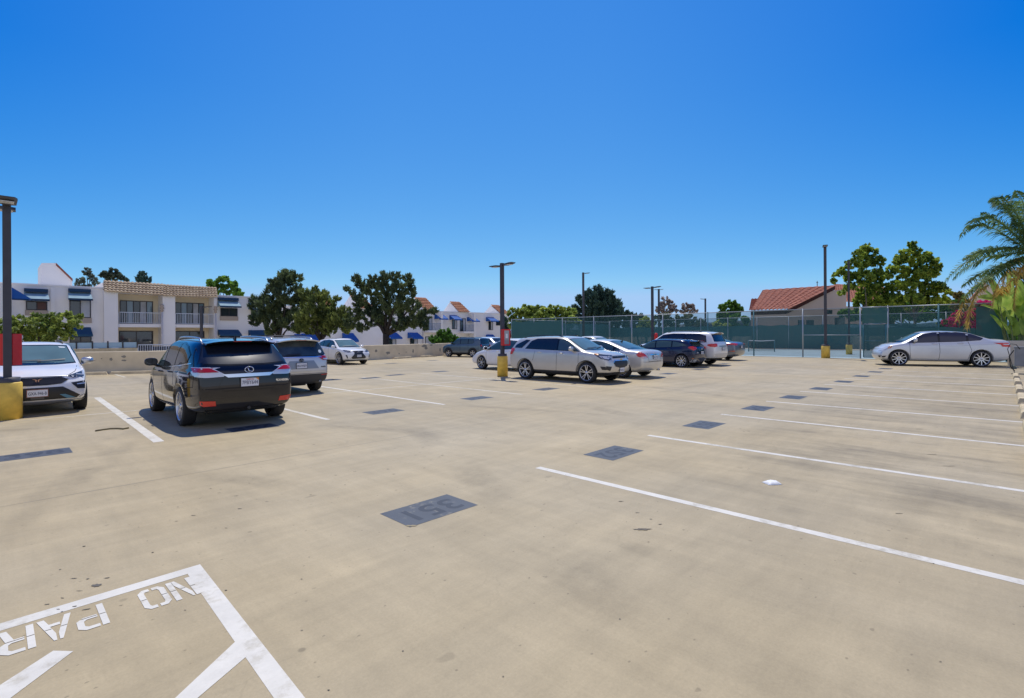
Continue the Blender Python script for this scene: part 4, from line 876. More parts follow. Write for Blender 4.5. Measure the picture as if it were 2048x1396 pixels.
# --- champagne silver SUV ----------------------------------------------------------
S=mk(4.77,1.84,1.675,2.857,.372,.95,1.27,1.17,.42,1.10,1.17,.985,1.10,rake=.33,rz=1.60,bot=.25,lvl=3,wheel=(5,.19,.76,.12,.11,0),paint=paint('champagne_silver_paint',(.60,.575,.515),.35,.32,clad=.40))
S.update(dlo=[(1.16,1.14),(.92,1.31),(.50,1.51),(0,1.57),(-.9,1.56),(-1.15,1.48),(-1.42,1.20),(0,1.165)],pillars=[.14],glass_side=[gl_dark,mat('reflecting_side_glass',(.05,.085,.10),.03,spec=.7),gl_mid],ws=[(-.69,1.19),(-.3,1.18),(.3,1.18),(.69,1.19),(.58,1.545),(.3,1.56),(-.3,1.56),(-.58,1.545)],rw=[(-.6,1.15),(.6,1.15),(.5,1.5),(-.5,1.5)],
 ex=[('quarter_window',gl_dark,[('LRs',[(-1.46,1.54),(-1.24,1.52),(-1.62,1.21),(-2.04,1.22),(-1.96,1.33)],.009)]),
  ('grille',black_pl,[('F',[(-.40,.79),(.40,.79),(.48,.73),(.40,.60),(.16,.55),(-.16,.55),(-.40,.60),(-.48,.73)],.012)]),('upper_grille',black_pl,[('F',[(-.42,.945),(.42,.945),(.46,.92),(.42,.885),(-.42,.885),(-.46,.92)],.012)]),('grille_surround',chrome,[('F',line_poly([(-.50,.735),(-.41,.80),(.41,.80),(.50,.735)],.018),.016)]),
  ('lower_intake',black_pl,[('F',[(-.50,.40),(.50,.40),(.40,.30),(-.40,.30)],.012)]),('wheel_arch_liner',black_pl,[('LRs',ring_poly(1.4285,.372,.425,.447,0,180),.006),('LRs',ring_poly(-1.4285,.372,.425,.447,0,180),.006)])],
 pairs=[('headlight',dark_l,[('F',[(.50,.86),(.66,.95),(.92,1.01),(.92,.87),(.70,.82)],.010),('L',[(1.70,1.05),(1.86,1.04),(2.4,.96),(2.4,.84),(2.0,.87)],.010)],[('lamp',clear_l,[('F',[(.60,.885),(.72,.94),(.80,.95),(.80,.87),(.68,.85)],.016),('L',[(1.9,.98),(2.4,.93),(2.4,.87),(2.05,.89)],.016)]),('turn_signal',amber_l,[('L',[(1.72,1.045),(1.84,1.035),(1.90,1.0),(1.80,1.01)],.018)])]),
  ('fog_light',black_pl,[('F',[(.60,.60),(.84,.63),(.86,.52),(.66,.46)],.012),('L',[(1.98,.61),(2.4,.60),(2.4,.47),(2.05,.50)],.010)],[]),
  ('taillight',red_b,[('B',[(.93,1.20),(.60,1.20),(.60,.96),(.93,.92)],.012),('L',[(-2.6,1.22),(-2.10,1.20),(-2.0,1.13),(-2.14,.96),(-2.6,.92)],.014)],[])],
 seams=[[(.14,1.08),(.12,.6),(.10,.40)],[(-.92,1.09),(-1.0,.8),(-1.04,.74)],[(1.10,1.05),(1.10,.6),(1.0,.40)]],seams_f=[[(-.78,1.10),(-.62,.99),(-.45,.96),(.45,.96),(.62,.99),(.78,1.10)]],
 handles=[(-.70,1.06),(.32,1.04)],mirror=(.86,1.14),rails=(-1.7,.25,.58,trim_black),fin=None,plates=[('F',.02,.47,.30,.15,'7SUE123',R(4),plate_f)],emblems=[('F',0,.84,'bowtie',.08,mat('gold_badge',(.7,.5,.15),.3,.8))])
place2(S,(1172,766.5),(1049.5,757.8),-1,('parked_suv','champagne silver SUV facing right beside the yellow base of the middle lamp post','suv'))
# --- silver sedan from behind -------------------------------------------------------
S=mk(4.49,1.75,1.435,2.70,.318,.88,1.45,.92,.55,.88,.98,.70,.82,sed=(-1.50,1.04,-.62),rake=.04,bot=.19,lvl=3,wheel=five,paint=paint('bright_silver_paint',(.64,.63,.60),.35,.32))
S.update(dlo=[(1.30,.93),(.85,1.17),(.40,1.30),(-.1,1.35),(-.72,1.30),(-1.18,1.10),(-1.22,1.02),(0,.97)],pillars=[.05,-.98],ws=[(-.6,.98),(.6,.98),(.5,1.32),(-.5,1.32)],
 rw=[(-.60,1.08),(-.3,1.07),(.3,1.07),(.60,1.08),(.50,1.33),(.25,1.35),(-.25,1.35),(-.50,1.33)],rw_mat=mat('teal_tint_glass',(.07,.12,.13),.03,spec=.7),
 ex=[('chrome_bar',chrome,[('B',line_poly([(-.32,.86),(.32,.86)],.035),.014)]),('bumper_gap',black_pl,[('B',line_poly([(-.86,.62),(-.5,.60),(.5,.60),(.86,.62)],.010),.003)])],
 pairs=[('taillight',red_b,[('B',[(.93,.96),(.72,.96),(.50,.80),(.50,.76),(.93,.74)],.010),('L',[(-2.4,.99),(-2.08,.97),(-1.92,.88),(-2.0,.80),(-2.4,.72)],.012)],[('white_lens',clear_l,[('B',[(.86,.80),(.54,.80),(.54,.77),(.86,.765)],.016)])]),('headlight',clear_l,[('F',[(.5,.7),(.82,.76),(.82,.62),(.52,.6)])],[])],
 mirror=(1.05,.96),handles=[(-.75,.90),(.2,.88)],seams=[[(.05,.95),(.02,.35)],[(-.98,1.0),(-1.0,.7)]],seams_b=[[(-.46,.96),(-.44,.62),(.44,.62),(.46,.96)]],fin=-.80,plates=[('B',0,.775,.29,.13,'6DLV190',0,plate_f)],emblems=[('B',0,.93,'hmark',.035,chrome)],exhaust=[-.5],exz=.28)
car('parked_sedan','silver sedan with red wedge tail lamps parked behind the champagne SUV','sedan',S,place(S,1.04,90,(1290,750.5),(0,-1)),90,1.04)
# --- white car sliver behind ---------------------------------------------------------
S0b=dict(S0); S0b['paint']=paint('distant_white_paint',(.75,.74,.70),0,.3); S0b['plates']=[]
car('parked_sedan','white car of which only the roof shows behind the silver sedan and dark blue hatchback','sedan',S0b,(28.9,20.2,0),-90,1.05)
# --- dark blue hatchback -------------------------------------------------------------
S=mk(4.25,1.74,1.43,2.60,.325,.93,1.25,.93,.42,.90,1.02,.72,.84,rake=.42,rz=1.36,bot=.17,lvl=3,wheel=(5,.30,.78,.13,.12,0),paint=paint('navy_blue_paint',(.010,.018,.055),.2,.16))
S.update(dlo=[(1.16,.95),(.78,1.17),(.38,1.28),(-.2,1.325),(-.9,1.29),(-1.35,1.20),(-1.55,1.10),(-1.1,1.04),(0,.99)],pillars=[.12,-.78],glass_side=[mat('green_side_glass',(.06,.10,.09),.03,spec=.7)]*3,ws=[(-.6,.98),(.6,.98),(.5,1.3),(-.5,1.3)],rw=[(-.60,1.06),(.60,1.06),(.46,1.27),(-.46,1.27)],rw_mat=mat('green_side_glass'),
 ex=[('bumper_diffuser',mat('pale_bumper_trim',(.55,.56,.58),.35,.3),[('B',[(.42,.40),(.80,.42),(.84,.30),(.5,.27)],.012),('B',mirror_poly([(.42,.40),(.80,.42),(.84,.30),(.5,.27)]),.012)]),('bumper_reflector',amber_l,[('L',line_poly([(-1.95,.46),(-1.84,.46)],.03),.01)])],
 pairs=[('taillight',red_b,[('B',[(.93,1.05),(.46,1.03),(.50,.93),(.74,.86),(.93,.87)],.010),('L',[(-2.3,1.06),(-1.72,1.05),(-1.62,.99),(-1.82,.90),(-2.3,.85)],.012)],[]),('headlight',clear_l,[('F',[(.5,.7),(.82,.76),(.82,.64),(.52,.62)])],[])],
 mirror=(.92,.97),handles=[(-.62,.93),(.28,.90)],seams=[[(.12,.97),(.10,.35)],[(-.78,1.0),(-.9,.7)]],fin=-1.2,spoiler=(-1.93,-1.60,1.345,.54,.03),plates=[('B',0,.73,.29,.14,'8LKB904',0,plate_f)],emblems=[('B',0,.92,'ovals',.05,chrome)])
car('parked_hatchback','dark navy hatchback with wedge tail lamps and turbine wheels','hatchback',S,place(S,1.0,90,(1362,735),(0,1)),90,1.0)
# --- large white SUV ------------------------------------------------------------------
S=mk(4.79,1.91,1.74,2.79,.38,.95,1.25,1.16,.45,1.08,1.13,.95,1.08,rake=.26,rz=1.68,bot=.27,lvl=2,wheel=five,paint=paint('warm_white_paint',(.76,.76,.75),0,.3,clad=.40))
S.update(dlo=[(1.12,1.12),(.45,1.56),(-.1,1.62),(-1.5,1.60),(-1.85,1.52),(-1.92,1.20),(0,1.15)],pillars=[.12,-.80],glass_side=[gl_dark]*4,ws=[(-.66,1.2),(.66,1.2),(.56,1.6),(-.56,1.6)],rw=[(-.70,1.24),(.70,1.24),(.62,1.60),(-.62,1.60)],
 ex=[('tail_trim',sat_al,[('B',line_poly([(-.4,.98),(.4,.98)],.05),.012)]),('rear_bumper',mat('pale_bumper_trim'),[('B',[(-.84,.62),(.84,.62),(.84,.42),(-.84,.42)],.008)])],
 pairs=[('taillight',red_b,[('B',[(.95,1.12),(.56,1.12),(.60,.98),(.95,.92)],.012),('L',[(-2.6,1.14),(-2.04,1.10),(-1.98,1.04),(-2.14,.97),(-2.6,.93)],.014)],[]),('headlight',clear_l,[('F',[(.5,.95),(.86,.98),(.86,.86),(.52,.84)])],[])],
 mirror=(.9,1.12),handles=[(-.65,1.04),(.32,1.02)],seams=[[(.12,1.1),(.12,.45)],[(-.80,1.12),(-.92,.75)]],rails=(-1.7,.25,.62,black_pl),plates=[('B',0,.84,.30,.15,'6TCK518',0,mat('dark_plate_frame',(.03,.03,.03),.5))],spoiler=(-2.22,-1.95,1.675,.62,.03))
car('parked_suv','large white SUV with dark tinted windows between the navy hatchback and grey sedan','suv',S,place(S,1.04,90,(1421,728.0),(0,-1)),90,1.04)
# --- grey sedan ------------------------------------------------------------------------
S=mk(4.87,1.85,1.47,2.80,.335,.95,1.35,.96,.45,.92,1.02,.75,.88,sed=(-1.75,1.10,-.75),rake=.05,bot=.19,lvl=2,wheel=five,paint=paint('blue_grey_paint',(.16,.19,.24),.5,.28))
S.update(dlo=[(1.2,.98),(.80,1.2),(.40,1.33),(-.2,1.39),(-.9,1.33),(-1.5,1.13),(0,1.02)],pillars=[.05,-.98],ws=[(-.62,1.0),(.62,1.0),(.52,1.35),(-.52,1.35)],rw=[(-.62,1.14),(.62,1.14),(.50,1.38),(-.50,1.38)],rw_mat=mat('blue_sky_glass',(.10,.16,.24),.03,spec=.7),
 ex=[('side_reflector',mat('orange_reflector',(.55,.12,.05),.3),[('L',[(-2.4,.60),(-2.05,.56),(-2.4,.53)],.01)])],pairs=[('taillight',red_b,[('B',[(.95,1.03),(.44,1.0),(.48,.92),(.95,.88)],.010),('L',[(-2.6,1.05),(-2.02,1.0),(-1.92,.95),(-2.6,.90)],.012)],[]),('headlight',clear_l,[('F',[(.5,.75),(.84,.8),(.84,.66),(.52,.64)])],[])],
 mirror=(1.0,.99),handles=[(-.75,.95),(.2,.92)],seams=[[(.05,1.0),(.02,.35)]],plates=[('B',0,.8,.29,.14,'7NRP662',0,plate_f)])
car('parked_sedan','blue-grey sedan at the end of the row nearest the tennis fence','sedan',S,place(S,1.06,90,(1457,718.6),(0,-1)),90,1.06)
# --- silver sedan at right, seen side on --------------------------------------------------
S=mk(4.50,1.76,1.47,2.70,.325,.78,1.20,1.0,  .50,.93,1.0,.76,.91,sed=(-1.66,1.12,-.98),rake=.04,bot=.18,lvl=3,wheel=(10,0,.80,.15,.11,0),paint=paint('cool_silver_paint',(.64,.655,.67),.3,.32))
S.update(dlo_clear=.065,dlo=[(1.04,.965),(.78,1.16),(.50,1.32),(.15,1.385),(-.3,1.40),(-.95,1.38),(-1.42,1.17),(-1.30,1.07),(-.6,1.015),(.3,.985)],pillars=[.0,-.92],glass_side=[mat('plum_side_glass',(.03,.03,.045),.03,spec=.7)]*3,ws=[(-.62,1.0),(.62,1.0),(.52,1.36),(-.52,1.36)],rw=[(-.6,1.13),(.6,1.13),(.5,1.38),(-.5,1.38)],
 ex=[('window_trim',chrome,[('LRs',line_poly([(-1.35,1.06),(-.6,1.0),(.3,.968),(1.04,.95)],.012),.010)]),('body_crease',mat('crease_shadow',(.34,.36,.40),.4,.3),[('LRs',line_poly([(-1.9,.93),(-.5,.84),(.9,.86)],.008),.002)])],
 pairs=[('headlight',clear_l,[('F',[(.5,.72),(.84,.80),(.84,.66),(.52,.62)],.01),('L',[(1.55,.83),(1.66,.84),(2.3,.74),(2.3,.66),(1.8,.70)],.010)],[('turn_signal',amber_l,[('L',[(1.57,.82),(1.67,.82),(1.74,.73),(1.63,.74)],.014)])]),('taillight',red_b,[('B',[(.88,.96),(.5,.95),(.5,.84),(.88,.82)],.01),('L',[(-2.4,.98),(-1.72,.97),(-1.95,.90),(-2.0,.82),(-2.4,.80)],.010)],[('white_lens',clear_l,[('L',[(-2.4,.93),(-2.0,.93),(-2.05,.90),(-2.4,.90)],.016)])]),('fog_light',black_pl,[('F',[(.6,.42),(.82,.44),(.82,.36),(.62,.34)]),('L',[(1.78,.42),(2.3,.36),(2.3,.32),(1.85,.35)],.01)],[])],
 mirror=(.82,1.03),handles=[(-.70,.95),(.14,.93)],handle_mat=chrome,seams=[[(.0,1.02),(-.02,.6),(.02,.28)],[(-.92,1.06),(-.98,.85),(-1.04,.66),(-.97,.48),(-.92,.30)],[(.98,.97),(.98,.6),(.95,.30)]],plates=[('B',0,.75,.29,.14,'7HXM425',0,plate_f)])
place2(S,(1798,731.5),(1963,734.2),1,('parked_sedan','silver sedan seen side on at far right in front of the tennis court gate','sedan'))
# ------------------------------------------------------------------ parapet and wheel stops
conc=mat('parapet_concrete',(.68,.57,.38),.8,noise=(1.3,.14,8),bump=(30,.3,.01)); conc2=mat('stop_concrete',(.55,.45,.28),.85,noise=(4,.2,8),bump=(40,.4,.01))
stain_w=mat('wall_patch',(.25,.235,.19),.9,noise=(14,.3))
bm=B(); hw=1.02; pts=WALL
top=[];
def mit(i):
    a=pts[max(i-1,0)]; b=pts[min(i+1,len(pts)-1)]; t=(b-a).normalized(); return Vector((-t.y,t.x,0))
prev=None
for i,p in enumerate(pts):
    n=mit(i)*.2; ring=[bm.verts.new(p+Vector((0,0,z))+(n if o else Vector((0,0,0)))) for o,z in ((0,-.4),(0,hw-.03),(0,hw),(1,hw),(1,-.4))]
    ring[2].co=p+mit(i)*.025+Vector((0,0,hw))
    if prev:
        for k in range(4): bm.faces.new((prev[k],ring[k],ring[k+1],prev[k+1]))
    else: bm.faces.new(ring)
    prev=ring
bm.faces.new(prev[::-1]); bmesh.ops.recalc_face_normals(bm,faces=bm.faces)
pw=obj('parapet_wall',bm,conc); tag(pw,'low beige concrete wall along the far left edge of the deck','wall')
rnd=random.Random(3)
def wall_point(px,zf):
    for a,b in zip(pts,pts[1:]):
        t=(px-CX)/F_PX; dr=_f+_r*t
        den=dr.x*(b.y-a.y)-dr.y*(b.x-a.x)
        k=(a.x*(b.y-a.y)-a.y*(b.x-a.x))/den; q=dr*k; s=((q-a).dot(b-a))/(b-a).length_squared
        if -1e-3<=s<=1.001: return Vector((q.x,q.y,zf)),(b-a).normalized()
    return None,None
for px,z,rx,rz in ((222,.66,.07,.09),(247,.78,.10,.06),(247,.60,.11,.05),(184,.62,.16,.02),(203,.7,.04,.03),(752,.62,.12,.14),(776,.45,.25,.12),(798,.35,.07,.06),(812,.42,.05,.08),(826,.5,.1,.18),(849,.85,.4,.12),(852,.68,.2,.16),(880,.5,.1,.2),(862,.9,.25,.05)):
    p,t=wall_point(px,z)
    if p is None: continue
    n=Vector((t.y,-t.x,0)); bm=B(); m_=14
    vs=[bm.verts.new(n*.003+t*rx*math.cos(2*math.pi*k/m_)*rnd.uniform(.55,1.1)+Vector((0,0,rz*math.sin(2*math.pi*k/m_)*rnd.uniform(.55,1.1)))) for k in range(m_)]
    bm.faces.new(vs); o=obj('repair_patch',bm,stain_w,pw,loc=p)
def wheel_stop(p,ang,label,ln=1.75,m=conc2):
    bm=B(); hl=ln/2
    pr=[(-.09,0),(-.075,.10),(-.05,.13),(.05,.13),(.075,.10),(.09,0)]
    a=[bm.verts.new((-hl,y,z)) for y,z in pr]; b=[bm.verts.new((-hl+.06,y*.95,z)) for y,z in pr]; c=[bm.verts.new((hl-.06,y*.95,z)) for y,z in pr]; d=[bm.verts.new((hl,y,z)) for y,z in pr]
    for v in a+d: 
        if v.co.z>.05: v.co.x*=.94
    for r0,r1 in ((a,c),(c,d)):
        for k in range(5): bm.faces.new((r0[k],r1[k],r1[k+1],r0[k+1]))
    for v in b: bm.verts.remove(v)
    bm.faces.new(a); bm.faces.new(d[::-1]); bmesh.ops.recalc_face_normals(bm,faces=bm.faces)
    o=obj('wheel_stop',bm,m,loc=p); o.rotation_euler=(0,0,ang); tag(o,label,'wheel stop',('wheel stops by the wall' if ang else 'wheel stops along the right edge')); return o
wl=[(172,'wheel stop at the wall half hidden by the white crossover near the lamp post'),(276,'long wheel stop at the wall just left of the black SUV mirror'),(796,'wheel stop at the wall nearest the white crossover with hourglass grille'),(848,'wheel stop at the wall midway between white crossover and boxy SUV'),(893,'wheel stop at the wall half hidden by the front wheel of the boxy SUV')]
for px,lb in wl:
    p,t=wall_point(px,0)
    if p is not None: wheel_stop(p+Vector((t.y,-t.x,0))*.42,math.atan2(t.y,t.x),lb,1.9)
lb=['nearest wheel stop cut by the right edge of the photo','second nearest wheel stop at the right edge','third wheel stop from the camera at the right edge','fourth wheel stop from the camera at the right edge','fifth wheel stop from the camera, cut by the photo edge','sixth wheel stop from the camera at the right edge','farthest visible wheel stop at the right edge, just below the grey metal cabinet','wheel stop behind the silver sedan seen side on']
for i,x in enumerate((9.1,12.0,14.75,17.6,20.4,23.4,26.2,33.0)):
    wheel_stop((x,-.31,0),0,lb[i],1.7 if i<7 else 1.3,conc2 if i<7 else mat('painted_stop',(.10,.12,.09),.8,noise=(5,.4)))
# ------------------------------------------------------------------ lamp posts
pole_m=mat('dark_pole_paint',(.045,.045,.055),.5,noise=(4,.15)); yel=mat('yellow_concrete_paint',(.80,.53,.085),.6,noise=(6,.14,8),bump=(40,.2,.005)); collar_m=mat('collar_metal',(.07,.065,.07),.55)
lampw=mat('lamp_lens',(.55,.57,.6),.3)
def lamp_post(name,loc,h,label,base=True,heads=2,ang=0,w_=.065,base_r=.215,base_h=.80,cat='lamp post',group='lamp posts on the deck',bm_m=None):
    t=empty(name,loc,ang,1,label,cat,group)
    z0=0
    if base:
        bm=B(); lathe(bm,[(.001,0),(base_r,0),(base_r,base_h-.02),(base_r-.02,base_h),(.001,base_h)],28); obj('concrete_base',bm,bm_m or yel,t)
        bm=B(); lathe(bm,[(base_r-.03,base_h),(base_r-.03,base_h+.10),(.001,base_h+.10)],20); obj('collar',bm,collar_m,t); z0=base_h
    bm=B(); box(bm,-w_,w_,-w_,w_,z0,h,bev=.008); obj('pole',bm,pole_m,t)
    for k in range(heads):
        s=1 if k==0 else -1
        bm=B()
        # flat shoebox head on a short arm, tapering and tilted a little upwards
        pr=[(.07,.03,.025),(.16,.05,.03),(.22,.14,.035),(.55,.15,.025),(.66,.11,.012)]; rows=[]
        for x,hw_,th in pr:
            z=h-.10+x*.10*(1 if k==0 else .2)
            rows.append([bm.verts.new((s*x,y,z+dz)) for y,dz in ((-hw_,-th),(hw_,-th),(hw_,th*.6),(-hw_,th*.6))])
        for a,b in zip(rows,rows[1:]):
            for q in range(4): bm.faces.new((a[q],b[q],b[(q+1)%4],a[(q+1)%4]))
        bm.faces.new(rows[0][::-1]); bm.faces.new(rows[-1]); bmesh.ops.recalc_face_normals(bm,faces=bm.faces)
        hd=obj('lamp_head',bm,pole_m,t)
        bm=B(); box(bm,s*.26 if s>0 else -.52,s*.52 if s>0 else -.26,-.10,.10,h-.10+.39*.1*(1 if k==0 else .2)-.045,h-.10+.39*.1*(1 if k==0 else .2)-.03); obj('lamp_glass',bm,lampw,hd)
    return t
def extinguisher_box(loc,ang,label,sz=(.30,.20,.66)):
    t=empty('extinguisher_cabinet',loc,ang,1,label,'extinguisher cabinet','extinguisher cabinets on posts')
    red=mat('fire_red_paint',(.62,.012,.012),.4,noise=(5,.1)); a,b,c=sz
    bm=B(); th=.02
    box(bm,-a/2,a/2,0,th,0,c); box(bm,-a/2,-a/2+th,th+.001,b,0,c); box(bm,a/2-th,a/2,th+.001,b,0,c); box(bm,-a/2+th+.001,a/2-th-.001,th+.001,b,0,th); box(bm,-a/2+th+.001,a/2-th-.001,th+.001,b,c-th,c)
    obj('cabinet',bm,red,t)
    bm=B(); fr=.05
    for x0,x1,z0,z1 in ((-a/2,a/2,0,fr),(-a/2,a/2,c-fr,c),(-a/2,-a/2+fr,fr+.001,c-fr-.001),(a/2-fr,a/2,fr+.001,c-fr-.001)): box(bm,x0,x1,b+.002,b+.02,z0,z1)
    d=obj('cabinet_door',bm,red,t)
    bm=B(); box(bm,-a/2+fr,a/2-fr,b+.004,b+.010,fr,c-fr); obj('door_glass',bm,mat('cabinet_glass',(.30,.31,.33),.05,spec=.8),d)
    bm=B(); lathe(bm,[(.001,.05),(.055,.05),(.06,.08),(.06,.38),(.045,.42),(.015,.44),(.015,.50),(.001,.50)],16,cen=(0,b*.5,0)); box(bm,-.05,.05,b*.5-.012,b*.5+.012,.47,.49); obj('extinguisher',bm,red,t)
    bm=B(); box(bm,-.05,.05,b+.0105,b+.013,c*.45,c*.72); obj('door_label',bm,mat('white_card',(.75,.75,.75),.6),t)
    return t
lp0=P(14.5,842,1); g0=G(-2,838); L0=Vector((.02,14.52,0)); L0=P(14.6,700,10.45); L0.z=0
lamp_post('lamp_post',L0,4.50,'dark lamp post on yellow base at the left edge beside the white crossover',ang=R(-90),base_r=.225,base_h=.76)
extinguisher_box(L0+Vector((_f.x*.07-_r.x*.13,_f.y*.07-_r.y*.13,1.10)),AU-math.pi/2+R(8),'red extinguisher cabinet behind the lamp post at the left edge',(.30,.22,.66))
L1=P(1004.7,700,20.6); L1.z=0
lamp_post('lamp_post',L1,4.60,'dark double-headed lamp post on yellow base in the middle of the deck',ang=R(-90),base_r=.215,base_h=.82)
extinguisher_box(L1+Vector((_r.x*.08,_r.y*.08,1.25)),AU-math.pi/2+math.pi+R(38)-R(10),'red extinguisher cabinet on the middle lamp post above its yellow base',(.32,.2,.66))
L3=P(1305,700,36.5); L3.z=0
lamp_post('lamp_post',L3,1.68+(668.3-573)*36.5/F_PX,'dark double-headed lamp post rising behind the silver sedan and navy hatchback',ang=R(-90),w_=.075)
bm=B(); lathe(bm,[(.001,0),(.13,0),(.13,.55),(.10,.64),(.001,.66)],16); t=empty('extinguisher_cover',P(1312,690,36.3)+Vector((0,0,.0)),0,1,'red domed extinguisher cover on the post behind the navy hatchback','extinguisher cover'); t.location.z=1.10; obj('cover',bm,mat('fire_red_paint'),t)
def thin_post(px,ytop,d,label,heads=1,ang=0,w_=.08,zb=-3.4):
    p=P(px,700,d); z=P(px,ytop,d).z; p.z=zb
    return lamp_post('lamp_post',p,z-zb,label,False,heads,AU-math.pi/2+ang,w_)
thin_post(1167,545,50,'dark single-headed lamp post in front of the big dark cypress',1,0,.10)
thin_post(1318,578,72,'small distant lamp post just right of the double-headed one',2,0,.12)
thin_post(1411,597,66,'slim distant lamp post between the dry-looking trees and the round green tree',1,math.pi,.09)
thin_post(403,612,34,'dark lamp post in front of the white building balconies',1,0,.07,-3)
p=P(1651,700,34.2); p.z=0
court_post=lamp_post('lamp_post',p,1.68+(666.2-490)*34.2/F_PX,'tall dark light pole on yellow base standing right in front of the court fence',True,2,R(14),w_=.085,base_r=.26,base_h=.82,group='tennis court lights')
thin_post(1727,581,70,'slim pale court pole in front of the leafy sycamore',1,0,.09)
p=P(1698,700,40.4); p.z=-.03
lamp_post('lamp_post',p,7.45,'slim light pole on small yellow drum inside the court, seen against the sycamore',True,1,R(10),w_=.07,base_r=.22,base_h=.78,group='tennis court lights')
# ------------------------------------------------------------------ tennis court
court=mat('court_surface',(.30,.40,.42),.8,noise=(.6,.12))
bm=B(); box(bm,39.9,60,-6,39.2,-.5,-.03); tag(obj('tennis_court',bm,court),kind='structure')
galv=mat('galvanised_pipe',(.42,.45,.47),.45,.6); greenp=mat('blue_green_pipe',(.05,.17,.20),.5)
def mesh_material(name,col,alpha,nz=.1):
    m=bpy.data.materials.new(name); m.use_nodes=True; t=m.node_tree; b=t.nodes['Principled BSDF']; b.inputs['Base Color'].default_value=(*col,1); b.inputs['Roughness'].default_value=.8
    tc=t.nodes.new('ShaderNodeNewGeometry'); n=t.nodes.new('ShaderNodeTexNoise'); n.inputs['Scale'].default_value=.8; n.inputs['Detail'].default_value=4; t.links.new(tc.outputs['Position'],n.inputs['Vector'])
    mr=t.nodes.new('ShaderNodeMapRange'); mr.inputs['From Min'].default_value=.3; mr.inputs['From Max'].default_value=.7; mr.inputs['To Min'].default_value=alpha-nz; mr.inputs['To Max'].default_value=alpha+nz; t.links.new(n.outputs[0],mr.inputs[0]); t.links.new(mr.outputs[0],b.inputs['Alpha'])
    return m
chain=mesh_material('chain_link_mesh',(.04,.12,.12),.40,.03); screen=mesh_material('windscreen_fabric',(.04,.14,.135),.88,.04)
def fence_run(name,label,P0,P1,posts,h,z0=0,scr=None,midrail=None,green=(),mesh=chain,cat='fence'):
    t=empty(name,(P0[0],P0[1],z0),math.atan2(P1[1]-P0[1],P1[0]-P0[0]),1,label,cat); L_=math.hypot(P1[0]-P0[0],P1[1]-P0[1])
    for k,s in enumerate(posts):
        bm=B(); tube(bm,[(s,0,0),(s,0,h)],.045,8); lathe(bm,[(.05,h),(.04,h+.03),(.001,h+.05)],8,cen=(s,0,0)); obj('post',bm,greenp if k in green else galv,t)
    bm=B(); tube(bm,[(posts[0],0,h-.02),(posts[-1],0,h-.02)],.028,8); obj('top_rail',bm,galv,t)
    if midrail:
        for s0,s1,z in midrail: bm=B(); tube(bm,[(s0,0,z),(s1,0,z)],.022,6); obj('rail',bm,galv,t)
    bm=B(); n=int((posts[-1]-posts[0])/.5)+1
    rw=[(bm.verts.new((posts[0]+(posts[-1]-posts[0])*i/n,.01,.04)),bm.verts.new((posts[0]+(posts[-1]-posts[0])*i/n,.01,h-.03))) for i in range(n+1)]
    for a,b in zip(rw,rw[1:]): bm.faces.new((a[0],b[0],b[1],a[1]))
    obj('chain_mesh',bm,mesh,t)
    if scr:
        for s0,s1,zb,zt in scr:
            bm=B(); n=max(2,int((s1-s0)/.3)); rw=[]; r2=random.Random(int(s0*7))
            for i in range(n+1):
                s=s0+(s1-s0)*i/n; sag=.05*math.sin(i*.9)+r2.uniform(-.012,.012); bul=.03*math.sin(i*1.7)
                rw.append([bm.verts.new((s,-.04+bul*math.sin(math.pi*q/4),zb+(zt-zb+sag*(q==4))*q/4)) for q in range(5)])
            for a,b in zip(rw,rw[1:]):
                for q in range(4): f=bm.faces.new((a[q],b[q],b[q+1],a[q+1])); f.smooth=True
            obj('windscreen',bm,screen,t)
    return t
ps=[38.9-y for y in (38.9,35.6,31.8,28.0,23.9,20.9,17.0,13.5,10.2,6.8)]
fence_run('court_fence','tall chain-link fence with galvanised posts in front of the tennis court',(40,38.9),(40,6.8),ps,3.38,green=(6,7),midrail=[(ps[-2],ps[-1],1.55)],scr=[(ps[0],ps[2],.05,3.1)])
ps2=[0,2.9,5.4+.0]
fence_run('court_fence','dark-screened chain-link fence behind the silver sedan at right',(40.2,5.35),(40.2,-.1),[0,2.5,5.45],3.38,green=(1,2),midrail=[(0,5.45,1.45)],scr=[(0,4.15,.1,1.98),(4.18,5.4,.1,3.15)],mesh=mesh_material('dense_chain_mesh',(.035,.10,.09),.44,.04))
# gate
t=empty('court_gate',(40.1,6.75,0),-math.pi/2,1,'narrow green-framed gate between the two tennis fences','gate')
for s in (.10,1.30): bm=B(); tube(bm,[(s,0,.08),(s,0,2.25)],.03,8); obj('gate_post',bm,greenp,t)
for z in (.08,1.15,2.25): bm=B(); tube(bm,[(.10,0,z),(1.30,0,z)],.025,8); obj('gate_rail',bm,greenp if z!=2.25 else galv,t)
bm=B(); vs=[bm.verts.new(q) for q in ((.1,.01,.1),(1.3,.01,.1),(1.3,.01,2.23),(.1,.01,2.23))]; bm.faces.new(vs); obj('gate_mesh',bm,mesh_material('gate_mesh_cloth',(.04,.12,.12),.7,.04),t)
bm=B(); tube(bm,[(0,0,3.36),(1.4,0,3.36)],.03,8); obj('lintel_rail',bm,galv,t)
bm=B(); vs=[bm.verts.new(q) for q in ((.02,.01,2.3),(1.38,.01,2.3),(1.38,.01,3.34),(.02,.01,3.34))]; bm.faces.new(vs); obj('upper_mesh',bm,screen,t)
fence_run('court_fence','left side court fence hung with dark green windscreen running away from the deck',(40.2,39.1),(59.6,39.1),[0,3.2,6.4,9.6,12.8,16,19.3],3.38,scr=[(.1,19.2,.05,3.05)])
fence_run('court_fence','far court fence hung with dark green windscreen below the red tiled roof',(59.4,38.9),(59.4,-6),[i*3.2 for i in range(15)],3.5,scr=[(.1,44.7,.05,2.55)])
